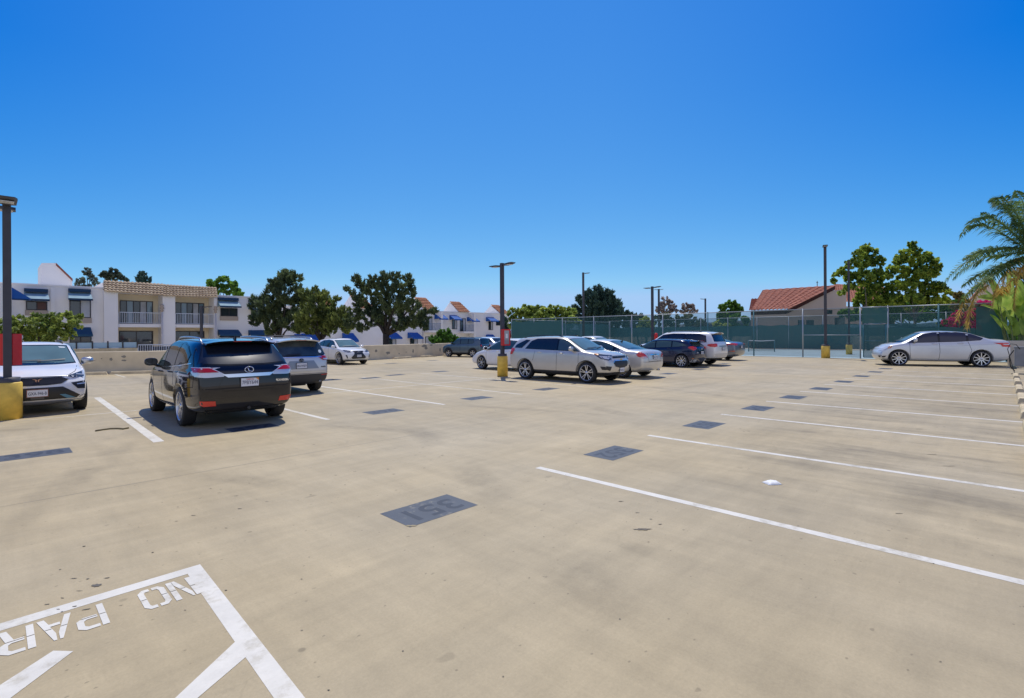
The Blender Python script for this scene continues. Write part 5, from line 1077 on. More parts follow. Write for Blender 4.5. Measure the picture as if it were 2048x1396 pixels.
# tennis net and bench
t=empty('tennis_net',(49.5,26,-.03),-math.pi/2,1,'pale-topped tennis net seen through the court fence','net')
n0=P(1497,700,48); n1=P(1549,700,47)
t.location=(n0.x,n0.y,-.03); t.rotation_euler=(0,0,math.atan2(n1.y-n0.y,n1.x-n0.x)); Ln=(n1-n0).length
for s in (0,Ln): bm=B(); tube(bm,[(s,0,0),(s,0,1.07)],.04,8); obj('net_post',bm,greenp,t)
bm=B(); tube(bm,[(0,0,1.04),(Ln/2,0,1.0),(Ln,0,1.06)],.035,6); obj('net_tape',bm,mat('white_tape',(.7,.7,.7),.6),t)
bm=B(); bm.faces.new([bm.verts.new(q) for q in ((0,0,.05),(Ln,0,.05),(Ln,0,1.02),(0,0,1.02))]); obj('netting',bm,mesh_material('netting_cord',(.02,.03,.03),.3,.03),t)
# ------------------------------------------------------------------ right edge: wall, cabinet
creamw=mat('cream_render',(.62,.55,.42),.85,noise=(1.2,.06,6),bump=(25,.25,.01))
bm=B(); box(bm,36.0,36.2,-6,-.12,-.3,1.25,bev=.01); tag(obj('parapet_wall',bm,creamw),'cream parapet wall behind the tail of the side-on silver sedan','wall')
t=empty('utility_cabinet',(28.9,-.30,0),0,1,'grey metal utility cabinet with black hose cut by the right edge','cabinet')
gm=mat('grey_cabinet_paint',(.20,.21,.22),.5,noise=(3,.15)); bm=B(); box(bm,-.35,.35,-.7,.0,.32,1.05,bev=.02); obj('housing',bm,gm,t)
bm=B(); box(bm,-.37,.37,-.72,.02,1.052,1.09,bev=.008); obj('lid',bm,gm,t)
bm=B(); tube(bm,[(-.36,-.15,1.0),(-.5,-.05,1.18),(-.52,.12,1.22),(-.45,.2,1.0),(-.4,.12,.6),(-.42,.05,.25),(-.5,.0,.05),(-.6,.1,.02)],.013,8); obj('hose',bm,black_pl,t)
bm=B(); tube(bm,[(-.1,.02,.95),(0,.15,.7),(0,.12,.3),(.05,.0,.1)],.02,8); obj('hose',bm,black_pl,t)
for x in (-.28,.28): bm=B(); box(bm,x-.03,x+.03,-.5,-.44,0,.32); obj('leg',bm,gm,t)
# ------------------------------------------------------------------ buildings
def wob(name,bm,m,par,smooth=False):
    o=obj(name,bm,m,par,smooth); o.location=-Vector(par.location if par.parent is None else (0,0,0)) if par.parent is None else Vector((0,0,0)); return o
stucco=mat('white_stucco',(.84,.81,.77),.9,noise=(.35,.05,8),bump=(18,.3,.01)); recess_m=mat('cream_recess_wall',(.78,.68,.50),.9,noise=(.5,.05)); tan_sill=mat('tan_sill',(.42,.34,.27),.8)
winf=mat('dark_window_frame',(.03,.025,.03),.4); wing=mat('house_window_glass',(.025,.035,.045),.04,spec=.9); wing2=mat('sky_window_glass',(.16,.24,.30),.05,spec=.9); curtain=mat('pale_curtain',(.45,.47,.50),.8,noise=(1.5,.2)); brown_c=mat('brown_curtain',(.12,.06,.05),.8)
aw_pale=mat('pale_awning_canvas',(.23,.36,.42),.8,noise=(2,.15)); aw_dark=mat('dark_blue_awning_canvas',(.012,.045,.10),.8); aw_teal=mat('teal_blue_awning_canvas',(.012,.07,.14),.8); aw_blue=mat('bright_blue_awning_canvas',(.008,.095,.36),.8)
def tile_mat(name,c1,c2):
    m=bpy.data.materials.new(name); m.use_nodes=True; t=m.node_tree; b=t.nodes['Principled BSDF']; g=t.nodes.new('ShaderNodeNewGeometry')
    v=t.nodes.new('ShaderNodeTexVoronoi'); v.inputs['Scale'].default_value=2.6; t.links.new(g.outputs['Position'],v.inputs['Vector'])
    s=t.nodes.new('ShaderNodeSeparateColor'); t.links.new(v.outputs['Color'],s.inputs[0])
    x=t.nodes.new('ShaderNodeMix'); x.data_type='RGBA'; x.inputs[6].default_value=(*c1,1); x.inputs[7].default_value=(*c2,1); t.links.new(s.outputs[0],x.inputs[0]); t.links.new(x.outputs[2],b.inputs['Base Color']); b.inputs['Roughness'].default_value=.85
    return m
tile_tan=tile_mat('tan_roof_tile',(.46,.36,.24),(.34,.25,.165)); tile_red=tile_mat('red_clay_tile',(.50,.20,.125),(.36,.14,.09)); tile_or=tile_mat('orange_clay_tile',(.45,.20,.10),(.32,.13,.07))
def tile_roof(p00,p10,p01,p11,period=.30,course=.38):
    """barrel tile sheet: p00,p10 eave; p01,p11 ridge"""
    bm=B(); p00,p10,p01,p11=map(Vector,(p00,p10,p01,p11)); W_n=(p10-p00).length; H_n=(p01-p00).length
    nx=max(4,int(W_n/period)); ny=max(3,int(H_n/course)); n=(p10-p00).cross(p01-p00).normalized()
    if n.z<0: n=-n
    k=6
    for j in range(ny):
        rows=[]
        for v,lift in ((j/ny,.075),((j+1)/ny,.0)):
            row=[]
            for i in range(nx*k+1):
                u=i/(nx*k); ph=(i%k)/k; a=abs(math.sin(math.pi*ph))
                p=(p00.lerp(p10,u)).lerp(p01.lerp(p11,u),v)+n*(a*.085+lift+.01*math.sin(i*7.3+j*3.1))
                row.append(bm.verts.new(p))
            rows.append(row)
        low=[bm.verts.new(v.co-n*.09) for v in rows[0]]
        for i in range(nx*k):
            bm.faces.new((rows[0][i],rows[0][i+1],rows[1][i+1],rows[1][i])); bm.faces.new((low[i],low[i+1],rows[0][i+1],rows[0][i]))
    return bm
def rect(px0,py0,px1,py1,Y): a=onY(px0,py0,Y); b=onY(px1,py1,Y); return a.x,b.x,b.z,a.z
def wbox(par,name,m,x0,x1,y0,y1,z0,z1,bev=0): bm=B(); box(bm,x0,x1,y0,y1,z0,z1,bev=bev); return wob(name,bm,m,par)
def window(par,x0,x1,z0,z1,Y,mull=1,pm=wing,cur=None,sill=False,name='window',th=.06):
    bm=B(); f=.07
    box(bm,x0,x1,Y-th,Y+.02,z0,z0+f); box(bm,x0,x1,Y-th,Y+.02,z1-f,z1)
    xs=[x0]+[x0+(x1-x0)*k/mull for k in range(1,mull)]+[x1]
    for k,x in enumerate(xs):
        a=x-(0 if k==0 else f/2 if k<mull else f); box(bm,a,a+f,Y-th+.002,Y+.02,z0+f,z1-f)
    w_=wob(name,bm,winf,par)
    for k in range(mull):
        bm=B(); box(bm,xs[k]+.03,xs[k+1]-.03,Y-th+.03,Y-.005,z0+.03,z1-.03); wob('pane',bm,(cur[k] if cur and cur[k] else pm),w_)
    if sill: wbox(par,'sill',tan_sill,x0-.05,x1+.05,Y-.10,Y,z0-.42,z0-.002)
    return w_
def awning(par,x0,x1,z0,z1,Y,depth,face,valance,side_x=False):
    bm=B(); zt=z1; zv=z0; zf=z0+(z1-z0)*.22
    A=[(x0,Y,zt),(x1,Y,zt),(x1+.05,Y-depth,zf),(x0-.05,Y-depth,zf)]
    vs=[bm.verts.new(p) for p in A]; v2=[bm.verts.new((x0,Y,zf-.1)),bm.verts.new((x1,Y,zf-.1))]
    bm.faces.new(vs); bm.faces.new((vs[0],vs[3],v2[0])); bm.faces.new((vs[1],v2[1],vs[2]))
    bm.faces[:]  
    a=wob('awning',bm,face,par)
    bm=B(); box(bm,x0-.06,x1+.06,Y-depth-.02,Y-depth,zv,zf); wob('valance',bm,valance,a)
    return a
def railing(par,x0,x1,z0,z1,Y,m,gap=.13,name='railing'):
    bm=B(); box(bm,x0,x1,Y-.02,Y+.02,z1-.05,z1); box(bm,x0,x1,Y-.015,Y+.015,z0,z0+.04); n=int((x1-x0)/gap)
    for i in range(n+1): x=x0+(x1-x0)*i/n; w_=.022 if i%6 else .04; box(bm,x-w_/2,x+w_/2,Y-.012,Y+.012,z0+.04,z1-.05)
    return wob(name,bm,m,par)
rail_m=mat('white_railing_paint',(.62,.66,.72),.5)
YB=56.0
o=onY(30,680,YB)
LB=empty('apartment_building',(o.x,YB,-3.4),0,1,'long white stucco building with tan tiled eaves, balconies and blue awnings at left','apartment building')
zr=onY(150,575,YB).z
xa=onY(30,600,YB).x; xb=onY(207,600,YB).x; xc=onY(431,600,YB).x; xd=onY(540,600,YB).x
wbox(LB,'wall',stucco,xa-1,xb,YB,YB+9,-3.4,zr); wbox(LB,'parapet_cap',stucco,xa-1.05,xb+.02,YB-.06,YB+.25,zr+.002,zr+.14)
wbox(LB,'wall',stucco,xc,xd,YB,YB+9,-3.4,onY(470,594,YB).z); wbox(LB,'parapet_cap',stucco,xc-.02,xd,YB-.06,YB+.25,onY(470,594,YB).z+.002,onY(470,594,YB).z+.12)
wbox(LB,'pilaster',stucco,onY(106,0,YB).x-.15,onY(106,0,YB).x+.15,YB-.10,YB-.002,-3.4,zr-.1)
# balcony bays
zb_=onY(290,585,YB).z; zs_=onY(290,648,YB).z
for q0,q1,pier0,pier1,rt,rb in ((235,324,207,235,(207,561,321,568),(211,583,322,591)),(349,427,324,349,(326,569,428,575),(328,592,431,595))):
    x0=onY(q0,0,YB).x; x1=onY(q1,0,YB).x; p0=onY(pier0,0,YB).x; p1=onY(pier1,0,YB).x
    wbox(LB,'recess_wall',recess_m,x0,x1,YB+1.6,YB+9,-3.4,zb_+.3)
    wbox(LB,'pier',stucco,p0,p1,YB-.35,YB+9,-3.4,zb_+.02)
    wbox(LB,'balcony_slab',stucco,x0+.002,x1-.002,YB-.15,YB+1.598,zs_-.30,zs_)
    wbox(LB,'header_beam',stucco,x0+.002,x1-.002,YB-.2,YB+1.598,zb_-.12,zb_+.0)
    wbox(LB,'balcony_ceiling',recess_m,x0+.003,x1-.003,YB+.3,YB+1.59,zs_-.32,zs_-.302)
    railing(LB,x0+.1,x1-.05,zs_+.06,zs_+1.05,YB-.05,rail_m)
    dz=zs_+.02
    window(LB,x0+(x1-x0)*.12,x0+(x1-x0)*.88,dz,dz+2.15,YB+1.6,5,wing,[wing,wing2,wing,curtain,wing2],name='sliding_door')
    window(LB,x0+(x1-x0)*.10,x0+(x1-x0)*.88,-.9,zs_-.62,YB+1.6,2,wing,None,name='sliding_door')
    bm=tile_roof(onY(rb[0],rb[1],YB-.6)+Vector((-.1,0,0)),onY(rb[2],rb[3],YB-.6)+Vector((.22,0,0)),onY(rt[0],rt[1],YB+.5),onY(rt[2],rt[3],YB+.5)+Vector((.25,0,0)),.26,.26); wob('tile_roof',bm,tile_tan,LB)
    wbox(LB,'roof_wall',stucco,p0+.05,x1-.05,YB+.75,YB+9,zb_+.3,onY(rt[0]+10,rt[1]+4,YB+.5).z)
wbox(LB,'pier',stucco,onY(427,0,YB).x,onY(431,0,YB).x+.1,YB-.2,YB+9,-3.4,zb_+.02)
wsp=((52,602,95,621,2,[wing,brown_c]),(139,599,182,636,2,[wing,curtain]),(441,616,475,633,2,[wing,wing]),(502,621,536,636,2,[wing,wing]))
for a,b,c,d,mu,cu in wsp: x0,x1,z0,z1=rect(a,b,c,d,YB); window(LB,x0,x1,min(z0,z1),max(z0,z1),YB-.002,mu,wing,cu,True)
for a,b,c,d in ((139,673,183,693),(439,672,480,693),(52,672,95,693)): x0,x1,z0,z1=rect(a,b,c,d,YB); window(LB,x0,x1,z0,z1,YB-.002,2,wing)
for a,b,c,d in ((49,583,97,603),(138,583,183,602),(439,600,479,616),(500,604,534,621)): x0,x1,z0,z1=rect(a,b,c,d,YB-.5); awning(LB,x0,x1,z0,z1,YB-.003,.95,aw_pale,aw_dark); wbox(LB,'awning_housing',aw_dark,x0,x1,YB-.35,YB-.002,z1+.01,z1+.28)
for a,b,c,d in ((137,654,183,673),(439,659,480,672),(500,660,535,672)): x0,x1,z0,z1=rect(a,b,c,d,YB-.5); awning(LB,x0,x1,z0,z1,YB-.003,.9,aw_teal,aw_teal)
# carved downspouts
for px in (324,431):
    x=onY(px,0,YB-.4).x
    bm=B(); tube(bm,[(x,YB-.45,-3),(x,YB-.45,zs_+1.1)],.07,8); o_=wob('downspout',bm,mat('pale_downspout',(.62,.58,.55),.8),LB)
    for zz in (zs_+1.2,-.15):
        bm=B(); lathe(bm,[(.001,-.1),(.16,0),(.10,.14),(.19,.26),(.12,.42),(.17,.55),(.001,.66)],10,cen=(x,YB-.45,zz)); wob('carved_finial',bm,tan_sill,o_)
# stair tower on the roof
Yt=60; bm=B(); ps_=[onY(px,py,Yt) for px,py in ((84,575),(84,526),(113,526),(145,557),(145,577))]; prism(bm,ps_,Vector((0,5,0))); wob('stair_tower',bm,stucco,LB)
bm=B(); a=onY(113,525.5,Yt-.1); b=onY(146,557.5,Yt-.1); prism(bm,[a,b,b+Vector((0,0,-.22)),a+Vector((0,0,-.22))],Vector((0,5.1,0))); wob('tower_coping',bm,mat('red_coping',(.28,.09,.06),.8),LB)
# projecting wing at far left
xw=onY(24,600,50).x; zw=onY(20,567,50).z
LW=empty('apartment_wing',(xw,50,-3.4),0,1,'projecting white wing with steep blue awning at the left edge of the photo','building wing')
wbox(LW,'wall',stucco,xw-14,xw,50,YB-.01,-3.4,zw); bm=tile_roof(Vector((xw-14,49.6,zw-.1)),Vector((xw-1.2,49.6,zw-.1)),Vector((xw-14,51.5,zw+1.7)),Vector((xw-1.2,51.5,zw+1.7))); wob('tile_roof',bm,tile_tan,LW)
a=onX(24,573,xw); b=onX(24,596,xw); bm=B(); A=[Vector((xw+.003,y,z)) for y,z in ((50.6,a.z),(52.4,a.z))]+[Vector((xw+1.05,y,b.z)) for y in (52.4,50.6)]; vs=[bm.verts.new(p) for p in A]; v2=[bm.verts.new(Vector((xw+.003,y,b.z))) for y in (50.6,52.4)]; bm.faces.new(vs); bm.faces.new((vs[0],vs[3],v2[0])); bm.faces.new((vs[1],v2[1],vs[2])); wob('awning',bm,aw_blue,LW)
bm=B(); box(bm,xw-.02,xw+.03,51.2,53.4,b.z-1.0,b.z-.02); wob('window',bm,wing,LW)
# ramp wall and railings below the building
YR=37.0; x1=onY(275,697,YR).x; zt=onY(200,697,YR).z
RW=tag(obj('ramp_wall',(lambda bm:(box(bm,-26,x1,YR,YR+.25,-3.4,zt),bm)[1])(B()),conc2),'short beige ramp wall behind the low deck wall at left','wall')
t=empty('glass_railing',(0,0,0),0,1,'low pale glass railing on the ramp wall below the white building','railing'); x0=onY(120,690,YR).x
bm=B(); box(bm,x0,x1,YR+.10,YR+.13,zt+.02,zt+.34); wob('glass_panel',bm,mat('pale_glass_panel',(.35,.50,.58),.15),t)
bm=B(); k=0
for k in range(6): x=x0+(x1-x0)*k/5; b_=B(); box(b_,x-.03,x+.03,YR+.06,YR+.16,zt+.001,zt+.42); wob('post',b_,winf,t)
bm.free()
t=empty('white_railing',(0,0,0),0,1,'white picket railing right of the ramp wall below the left balcony','railing'); a=onY(276,689,38.5); b=onY(372,703,38.5); railing(t,a.x,b.x,a.z-1.1,a.z,38.5,rail_m,.12,'pickets')
bm=B(); box(bm,a.x,b.x,38.9,39.0,a.z-2.2,a.z-.15); wob('dark_mesh',bm,mat('dark_gate_mesh',(.05,.055,.07),.6),t)
# ---- middle wing with saw-tooth gables
YM=62.0; x0=onY(498,640,YM).x; x1=onY(1019,640,YM).x; zm=5.25
MB=empty('apartment_building',(x0,YM,-3.4),0,1,'white two-storey wing with saw-tooth orange gables and bright blue awnings behind the trees','apartment building')
wbox(MB,'wall',stucco,x0,x1,YM,YM+8,-3.4,zm); wbox(MB,'parapet_cap',stucco,x0,x1+.05,YM-.08,YM+.3,zm+.002,zm+.14)
for pf,pa,ya,pr in ((640,622,588,668),(720,700,592,748),(848,829,596,874),(916,900,604.3,938),(999,982,610.8,1017)):
    X=onY(pf,620,YM).x; A=onX(pa,ya,X); zf=onY(pf,619,YM).z if pf<900 else zm+.1; zf=zm+.12; Yr=A.y; Xr=onY(pr,620,YM).x
    bm=B(); prism(bm,[Vector((X,YM-.1,zf)),Vector((X,Yr,A.z)),Vector((X,2*Yr-YM,zf))],Vector((Xr-X-.05,0,0))); g_=wob('gable',bm,stucco,MB)
    bm=tile_roof(Vector((X-.05,YM-.35,zf-.02)),Vector((Xr,YM-.35,zf-.02)),Vector((X-.05,Yr,A.z+.1)),Vector((Xr-.3,Yr,A.z+.1)),.34,.42); wob('tile_roof',bm,tile_or,MB)
for a,b,c,d in ((873,628,890,640),(903,630,918,641),(938,634,953,644),(976,634,991,644)):
    x0_,x1_,z0,z1=rect(a,b,c,d,YM-.5); awning(MB,x0_,x1_,z0,z1,YM-.003,1.3,aw_blue,aw_blue); xx=onY(a+1,0,YM).x; window(MB,xx,xx+1.0,z0-1.35,z0+.1,YM-.002,2,wing,[wing,curtain])
for a,b,c,d in ((606,667,640,690),(688,666,710,684),(775,665,797,678),(819,665,839,678),(976,669,990,684),(592,668,604,680)):
    x0_,x1_,z0,z1=rect(a,b,c,d,YM-.5); awning(MB,x0_,x1_,z0,z1,YM-.003,1.4,aw_blue,aw_blue); xx=onY(a+1,0,YM).x; window(MB,xx,xx+1.3,z0-1.5,z0+.1,YM-.002,2,wing,[wing,curtain])
for a,b,zr0 in ((848,872,661),(917,938,663)):
    xa_=onY(a,0,YM).x; xb_=onY(b,0,YM).x; zf=onY(a,zr0,YM).z
    wbox(MB,'balcony_slab',stucco,xa_,xb_,YM-1.3,YM-.002,zf-.3,zf); railing(MB,xa_,xb_,zf+.02,zf+1.05,YM-1.25,mat('blue_grey_railing',(.12,.20,.30),.5),.16); window(MB,xa_+.3,xa_+1.5,zf+.02,zf+2.1,YM-.002,2,wing,[wing,curtain],name='balcony_door')
    wbox(MB,'balcony_pier',stucco,xb_-.02,xb_+.35,YM-1.3,YM-.002,-3.4,zm-.02); window(MB,xa_+.2,xa_+1.5,-.6,zf-.9,YM-.002,1,curtain,name='door')
wbox(MB,'downspout',mat('pale_downspout'),onY(847,0,YM-.2).x-.1,onY(847,0,YM-.2).x+.1,YM-.2,YM-.003,-3.4,zm-.1)
x0_,x1_,z0,z1=rect(992,641,1000,651,YM); window(MB,x0_,x1_,z0,z1,YM-.002,1)
# ---- beige house with red clay roof
beige=mat('beige_stucco',(.52,.42,.34),.9,noise=(.3,.06)); beige2=mat('tan_stucco',(.50,.42,.33),.9)
e1=P(1572,618.5,66); r1=P(1667,571.5,72)
def alongY(p,px):
    t_=(px-CX)/F_PX; k=(_f.x+_r.x*t_)/(_f.y+_r.y*t_); return Vector((p.x,p.x/k,p.z))
e0=alongY(e1,1502); r0=alongY(r1,1526)
HB=empty('tiled_house',(e1.x,e1.y,-3.4),0,1,'beige house with large red clay tile roof behind the tennis court','house')
ro=Vector((-.16,-.42,0)); wob('roof',tile_roof(e1+ro,e0,r1+ro,r0,.45,.55),tile_red,HB)
bm=B(); prism(bm,[e1+Vector((-.05,0,-.02)),e0+Vector((-.05,0,-.02)),e0+Vector((-.05,0,-.62)),e1+Vector((-.05,0,-.62))],Vector((.2,0,0))); wob('eave_trim',bm,mat('dark_fascia',(.07,.03,.025),.9,spec=.1),HB)
dn=Vector((0,0,-.25)); bm=B(); q=P(1693,570.5,73.5); G0=lambda p:Vector((p.x,p.y,-3.4))
prism(bm,[e1+dn*2.6,r1+dn*2.6,q+dn*2.6,G0(q),G0(e1)],Vector((.15,.4,0))); wob('gable_wall',bm,beige,HB)
bm=B(); prism(bm,[e1+dn*.2,r1+dn*.2,r1+dn*2.2,e1+dn*2.2],Vector((-.1,-.25,0))); wob('rake_trim',bm,mat('dark_fascia'),HB)
bm=B(); prism(bm,[e1+dn*1.0,e0+dn*1.0,G0(e0),G0(e1)],Vector((1.2,0,0))); wob('side_wall',bm,beige,HB)
a=alongY(P(1525,597,80),1526); bm=tile_roof(alongY(e1,1526)+Vector((-.3,0,0)),alongY(e1,1500)+Vector((-.3,0,0)),alongY(P(1526,597,79),1526),alongY(P(1526,597,79),1503),.45,.55); wob('lower_roof',bm,tile_red,HB)
for a,b,c,d in ((1600,640,1609,652),(1617,640,1628,652),(1657,620,1665,628),(1674,635,1690,650)):
    p=P(a,b,65); q=P(c,d,65); bm=B(); prism(bm,[p,Vector((q.x,q.y,p.z)),q,Vector((p.x,p.y,q.z))],Vector((.2,.3,0))); wob('window',bm,wing,HB)
p=P(1512,637,70); q=P(1524,650,70); bm=B(); prism(bm,[p,Vector((q.x,q.y,p.z)),q,Vector((p.x,p.y,q.z))],Vector((.2,.3,0))); wob('window',bm,beige2,HB)
bm=B(); tube(bm,[P(1635,578,78),P(1635,562,78)],.05,6); tube(bm,[P(1633,565,78),P(1637,565,78)],.04,6); wob('antenna',bm,winf,HB)
def small_house(name,label,pts_wall,roof,d,thick,rm=tile_red,wm=beige,cat='house'):
    t_=empty(name,P(pts_wall[0][0],700,d),0,1,label,cat); t_.location.z=-3.4
    bm=B(); prism(bm,[P(a,b,d) for a,b in pts_wall],_f*.4); wob('wall',bm,wm,t_)
    for q in roof: bm=tile_roof(P(*q[0]),P(*q[1]),P(*q[2]),P(*q[3]),.45,.5); wob('roof',bm,rm,t_)
    return t_
small_house('tiled_house','part of a tan house with red roof glimpsed between the two leafy sycamores',[(1675,650),(1675,612),(1790,616),(1790,650)],[((1670,603,84),(1792,609,84),(1668,568,92),(1770,575,92))],85,8)
small_house('gabled_house','small beige gable with red trim glimpsed behind the palm',[(1943,650),(1943,600),(1972,567),(2010,590),(2010,650)],[((1940,602,50),(1944,602,58),(1971,564,50),(1975,564,58))],50.2,8,wm=mat('pale_beige_stucco',(.62,.52,.42),.9))
# distant hills
bm=B(); prev=None
hp=[(-600,655),(0,660),(600,662),(1100,660),(1300,658),(1400,651),(1450,643),(1500,640),(1560,646),(1700,655),(2100,650),(2600,655)]
for px,py in hp:
    a=P(px,py,900); b=Vector((a.x,a.y,-3.6)); c=a+_f*300; ring=[bm.verts.new(b),bm.verts.new(a),bm.verts.new(c),bm.verts.new(Vector((c.x,c.y,-3.6)))]
    if prev:
        for k in range(3): bm.faces.new((prev[k],ring[k],ring[k+1],prev[k+1]))
    prev=ring
tag(obj('hills',bm,mat('hill_scrub',(.10,.13,.14),.9,noise=(.01,.2)),smooth=True),'distant grey-blue hills',kind='structure')
# ------------------------------------------------------------------ trees
def leaf_mat(name,c1,c2,tr=.35,scale=.9):
    c1=[min(.8,v*1.3) for v in c1]; c2=[min(.8,v*1.3) for v in c2]; tr=min(.6,tr+.14)
    m=bpy.data.materials.new(name); m.use_nodes=True; t=m.node_tree; b=t.nodes['Principled BSDF']; out=t.nodes['Material Output']
    g=t.nodes.new('ShaderNodeNewGeometry'); n=t.nodes.new('ShaderNodeTexNoise'); n.inputs['Scale'].default_value=scale; n.inputs['Detail'].default_value=3; t.links.new(g.outputs['Position'],n.inputs['Vector'])
    ad=t.nodes.new('ShaderNodeMath'); ad.operation='MULTIPLY_ADD'; t.links.new(g.outputs['Random Per Island'],ad.inputs[0]); ad.inputs[1].default_value=.35; t.links.new(n.outputs[0],ad.inputs[2])
    mr=t.nodes.new('ShaderNodeMapRange'); mr.inputs['From Min'].default_value=.48; mr.inputs['From Max'].default_value=.86; t.links.new(ad.outputs[0],mr.inputs[0])
    x=t.nodes.new('ShaderNodeMix'); x.data_type='RGBA'; x.inputs[6].default_value=(*c1,1); x.inputs[7].default_value=(*c2,1); t.links.new(mr.outputs[0],x.inputs[0])
    t.links.new(x.outputs[2],b.inputs['Base Color']); b.inputs['Roughness'].default_value=.55; b.inputs['Specular IOR Level'].default_value=.3
    tl=t.nodes.new('ShaderNodeBsdfTranslucent'); t.links.new(x.outputs[2],tl.inputs[0]); ms=t.nodes.new('ShaderNodeMixShader'); ms.inputs[0].default_value=tr
    t.links.new(b.outputs[0],ms.inputs[1]); t.links.new(tl.outputs[0],ms.inputs[2]); t.links.new(ms.outputs[0],out.inputs[0])
    return m
import numpy as np
def leaves(name,lobes,m,par,n_per,size,asp=1.6,style='leaf',seed=1,sub=.26,flat=.85,fill=.55,up=0):
    rg=np.random.default_rng(seed); V=[]
    for c,r_ in lobes:
        c=np.array(c); ns=max(5,int(16*fill/.55*(1 if r_>.6 else .7)))
        d=rg.normal(size=(ns,3)); d/=np.linalg.norm(d,axis=1)[:,None]; rad=rg.uniform(.35,1.0,ns)**.6
        cen=c+d*rad[:,None]*r_*np.array([1,1,flat])
        nl=int(n_per*(r_/size)**2*.012*6/ns)+3
        for k in range(ns):
            rs=r_*sub*rg.uniform(.6,1.35)
            p=rg.normal(size=(nl,3)); p/=np.linalg.norm(p,axis=1)[:,None]; p=p*(rg.uniform(0,1,(nl,1))**.45)*rs
            if style=='needle':
                ax=d[k]*.7+np.array([0,0,.75+up]); ax/=np.linalg.norm(ax); p=p*.8+ax*rg.uniform(-1,1.5,(nl,1))*rs*.7
                a=ax+rg.normal(size=(nl,3))*.45
            else: a=rg.normal(size=(nl,3)); a[:,2]-=.3
            a/=np.linalg.norm(a,axis=1)[:,None]; b=np.cross(a,rg.normal(size=(nl,3))); b/=np.linalg.norm(b,axis=1)[:,None]
            s=size*rg.uniform(.6,1.3,(nl,1)); q=cen[k]+p
            V.append(np.stack([q-a*s*asp/2-b*s*.12,q-b*s*-.5+a*s*.05,q+a*s*asp/2,q-b*s*.5],1).reshape(-1,3) if style!='needle' else np.stack([q-a*s*asp/2-b*s*.25,q-a*s*asp/2+b*s*.25,q+a*s*asp/2+b*s*.12,q+a*s*asp/2-b*s*.12],1).reshape(-1,3))
    V=np.concatenate(V); nv=len(V); nf=nv//4
    me=bpy.data.meshes.new(name); me.vertices.add(nv); me.vertices.foreach_set('co',V.ravel()); me.loops.add(nv); me.loops.foreach_set('vertex_index',np.arange(nv,dtype=np.int32)); me.polygons.add(nf); me.polygons.foreach_set('loop_start',np.arange(0,nv,4,dtype=np.int32)); me.update(calc_edges=True)
    me.materials.append(m); o=bpy.data.objects.new(name,me); C.objects.link(o)
    if par: o.parent=par; o.location=-Vector(par.location)
    return o
bark=mat('dark_bark',(.035,.028,.022),.9,noise=(4,.3),bump=(12,.6,.03)); bark2=mat('grey_bark',(.14,.12,.10),.9,noise=(4,.25))
NLEAF=[0]
def tree(name,label,base_px,d,lobes,m,size,n=900,asp=1.6,style='leaf',seed=1,trunk_r=.16,zb=-3.4,fork=.35,bk=bark,cat='tree',group=None,sub=.26,fill=.55,branches=9,up=0,spread=.7):
    p=P(base_px,700,d); p.z=zb; t=empty(name,p,0,1,label,cat,group); rnd=random.Random(seed); L_=[]
    for px,py,r_ in lobes:
        rm=r_*d/F_PX; L_.append((P(px,py,d+rnd.uniform(-spread,spread)*rm*1.3),rm))
    cz=sum(c.z for c,_ in L_)/len(L_); low=min(c.z for c,_ in L_); zf=zb+(low-zb)*.75+fork
    cx=sum((c.x for c,_ in L_))/len(L_); cy=sum((c.y for c,_ in L_))/len(L_)
    bm=B(); f0=Vector((p.x*.7+cx*.3,p.y*.7+cy*.3,zf)); tube(bm,[p,p.lerp(f0,.5)+Vector((.04,0,0)),f0],[trunk_r*1.25,trunk_r,trunk_r*.85],8); 
    tk=wob('trunk',bm,bk,t)
    for c,r_ in sorted(L_,key=lambda q:-q[1])[:branches]:
        bm=B(); mid=f0.lerp(c,.5)+Vector((rnd.uniform(-.2,.2),rnd.uniform(-.2,.2),-.12*(c-f0).length*.4)); tube(bm,[f0-Vector((0,0,.1)),mid,c,c+Vector((rnd.uniform(-.4,.4)*r_,rnd.uniform(-.4,.4)*r_,r_*.5))],[trunk_r*.6,trunk_r*.38,trunk_r*.18,.01],6); o_=obj('limb',bm,bk,tk)
    o=leaves('crown',L_,m,t,n,size,asp,style,seed,sub,.85,fill,up); NLEAF[0]+=len(o.data.polygons)
    return t
dk=leaf_mat('juniper_foliage',(.03,.055,.034),(.15,.19,.075),.28); dk2=leaf_mat('olive_foliage',(.055,.085,.028),(.25,.29,.075),.34); ok_=leaf_mat('shrub_foliage',(.08,.13,.035),(.34,.40,.09),.42,1.4)
euc=leaf_mat('eucalyptus_foliage',(.07,.10,.09),(.18,.21,.15),.3); fic=leaf_mat('fig_foliage',(.04,.11,.02),(.18,.32,.05),.4); dry=leaf_mat('dry_foliage',(.20,.17,.15),(.40,.34,.29),.35); cyp=leaf_mat('cypress_foliage',(.02,.05,.045),(.07,.12,.08),.2)
syc=leaf_mat('sycamore_foliage',(.035,.095,.018),(.40,.48,.07),.45,.9); hedge_m=leaf_mat('hedge_foliage',(.13,.20,.04),(.46,.52,.12),.45); con=leaf_mat('conifer_shrub_foliage',(.04,.11,.02),(.12,.24,.04),.35)
tree('spreading_tree','small spreading tree with bare dark limbs in front of the white building at left',78,33,[(15,655,24),(45,648,24),(75,652,26),(105,648,24),(132,642,20),(152,648,13),(30,672,24),(70,676,24),(108,672,22),(135,668,14),(134,626,8),(70,632,9),(160,632,7),(100,634,8),(-20,660,26),(-50,665,26)],ok_,.12,430,seed=3,trunk_r=.13,fork=-.3,sub=.22,fill=1.0)
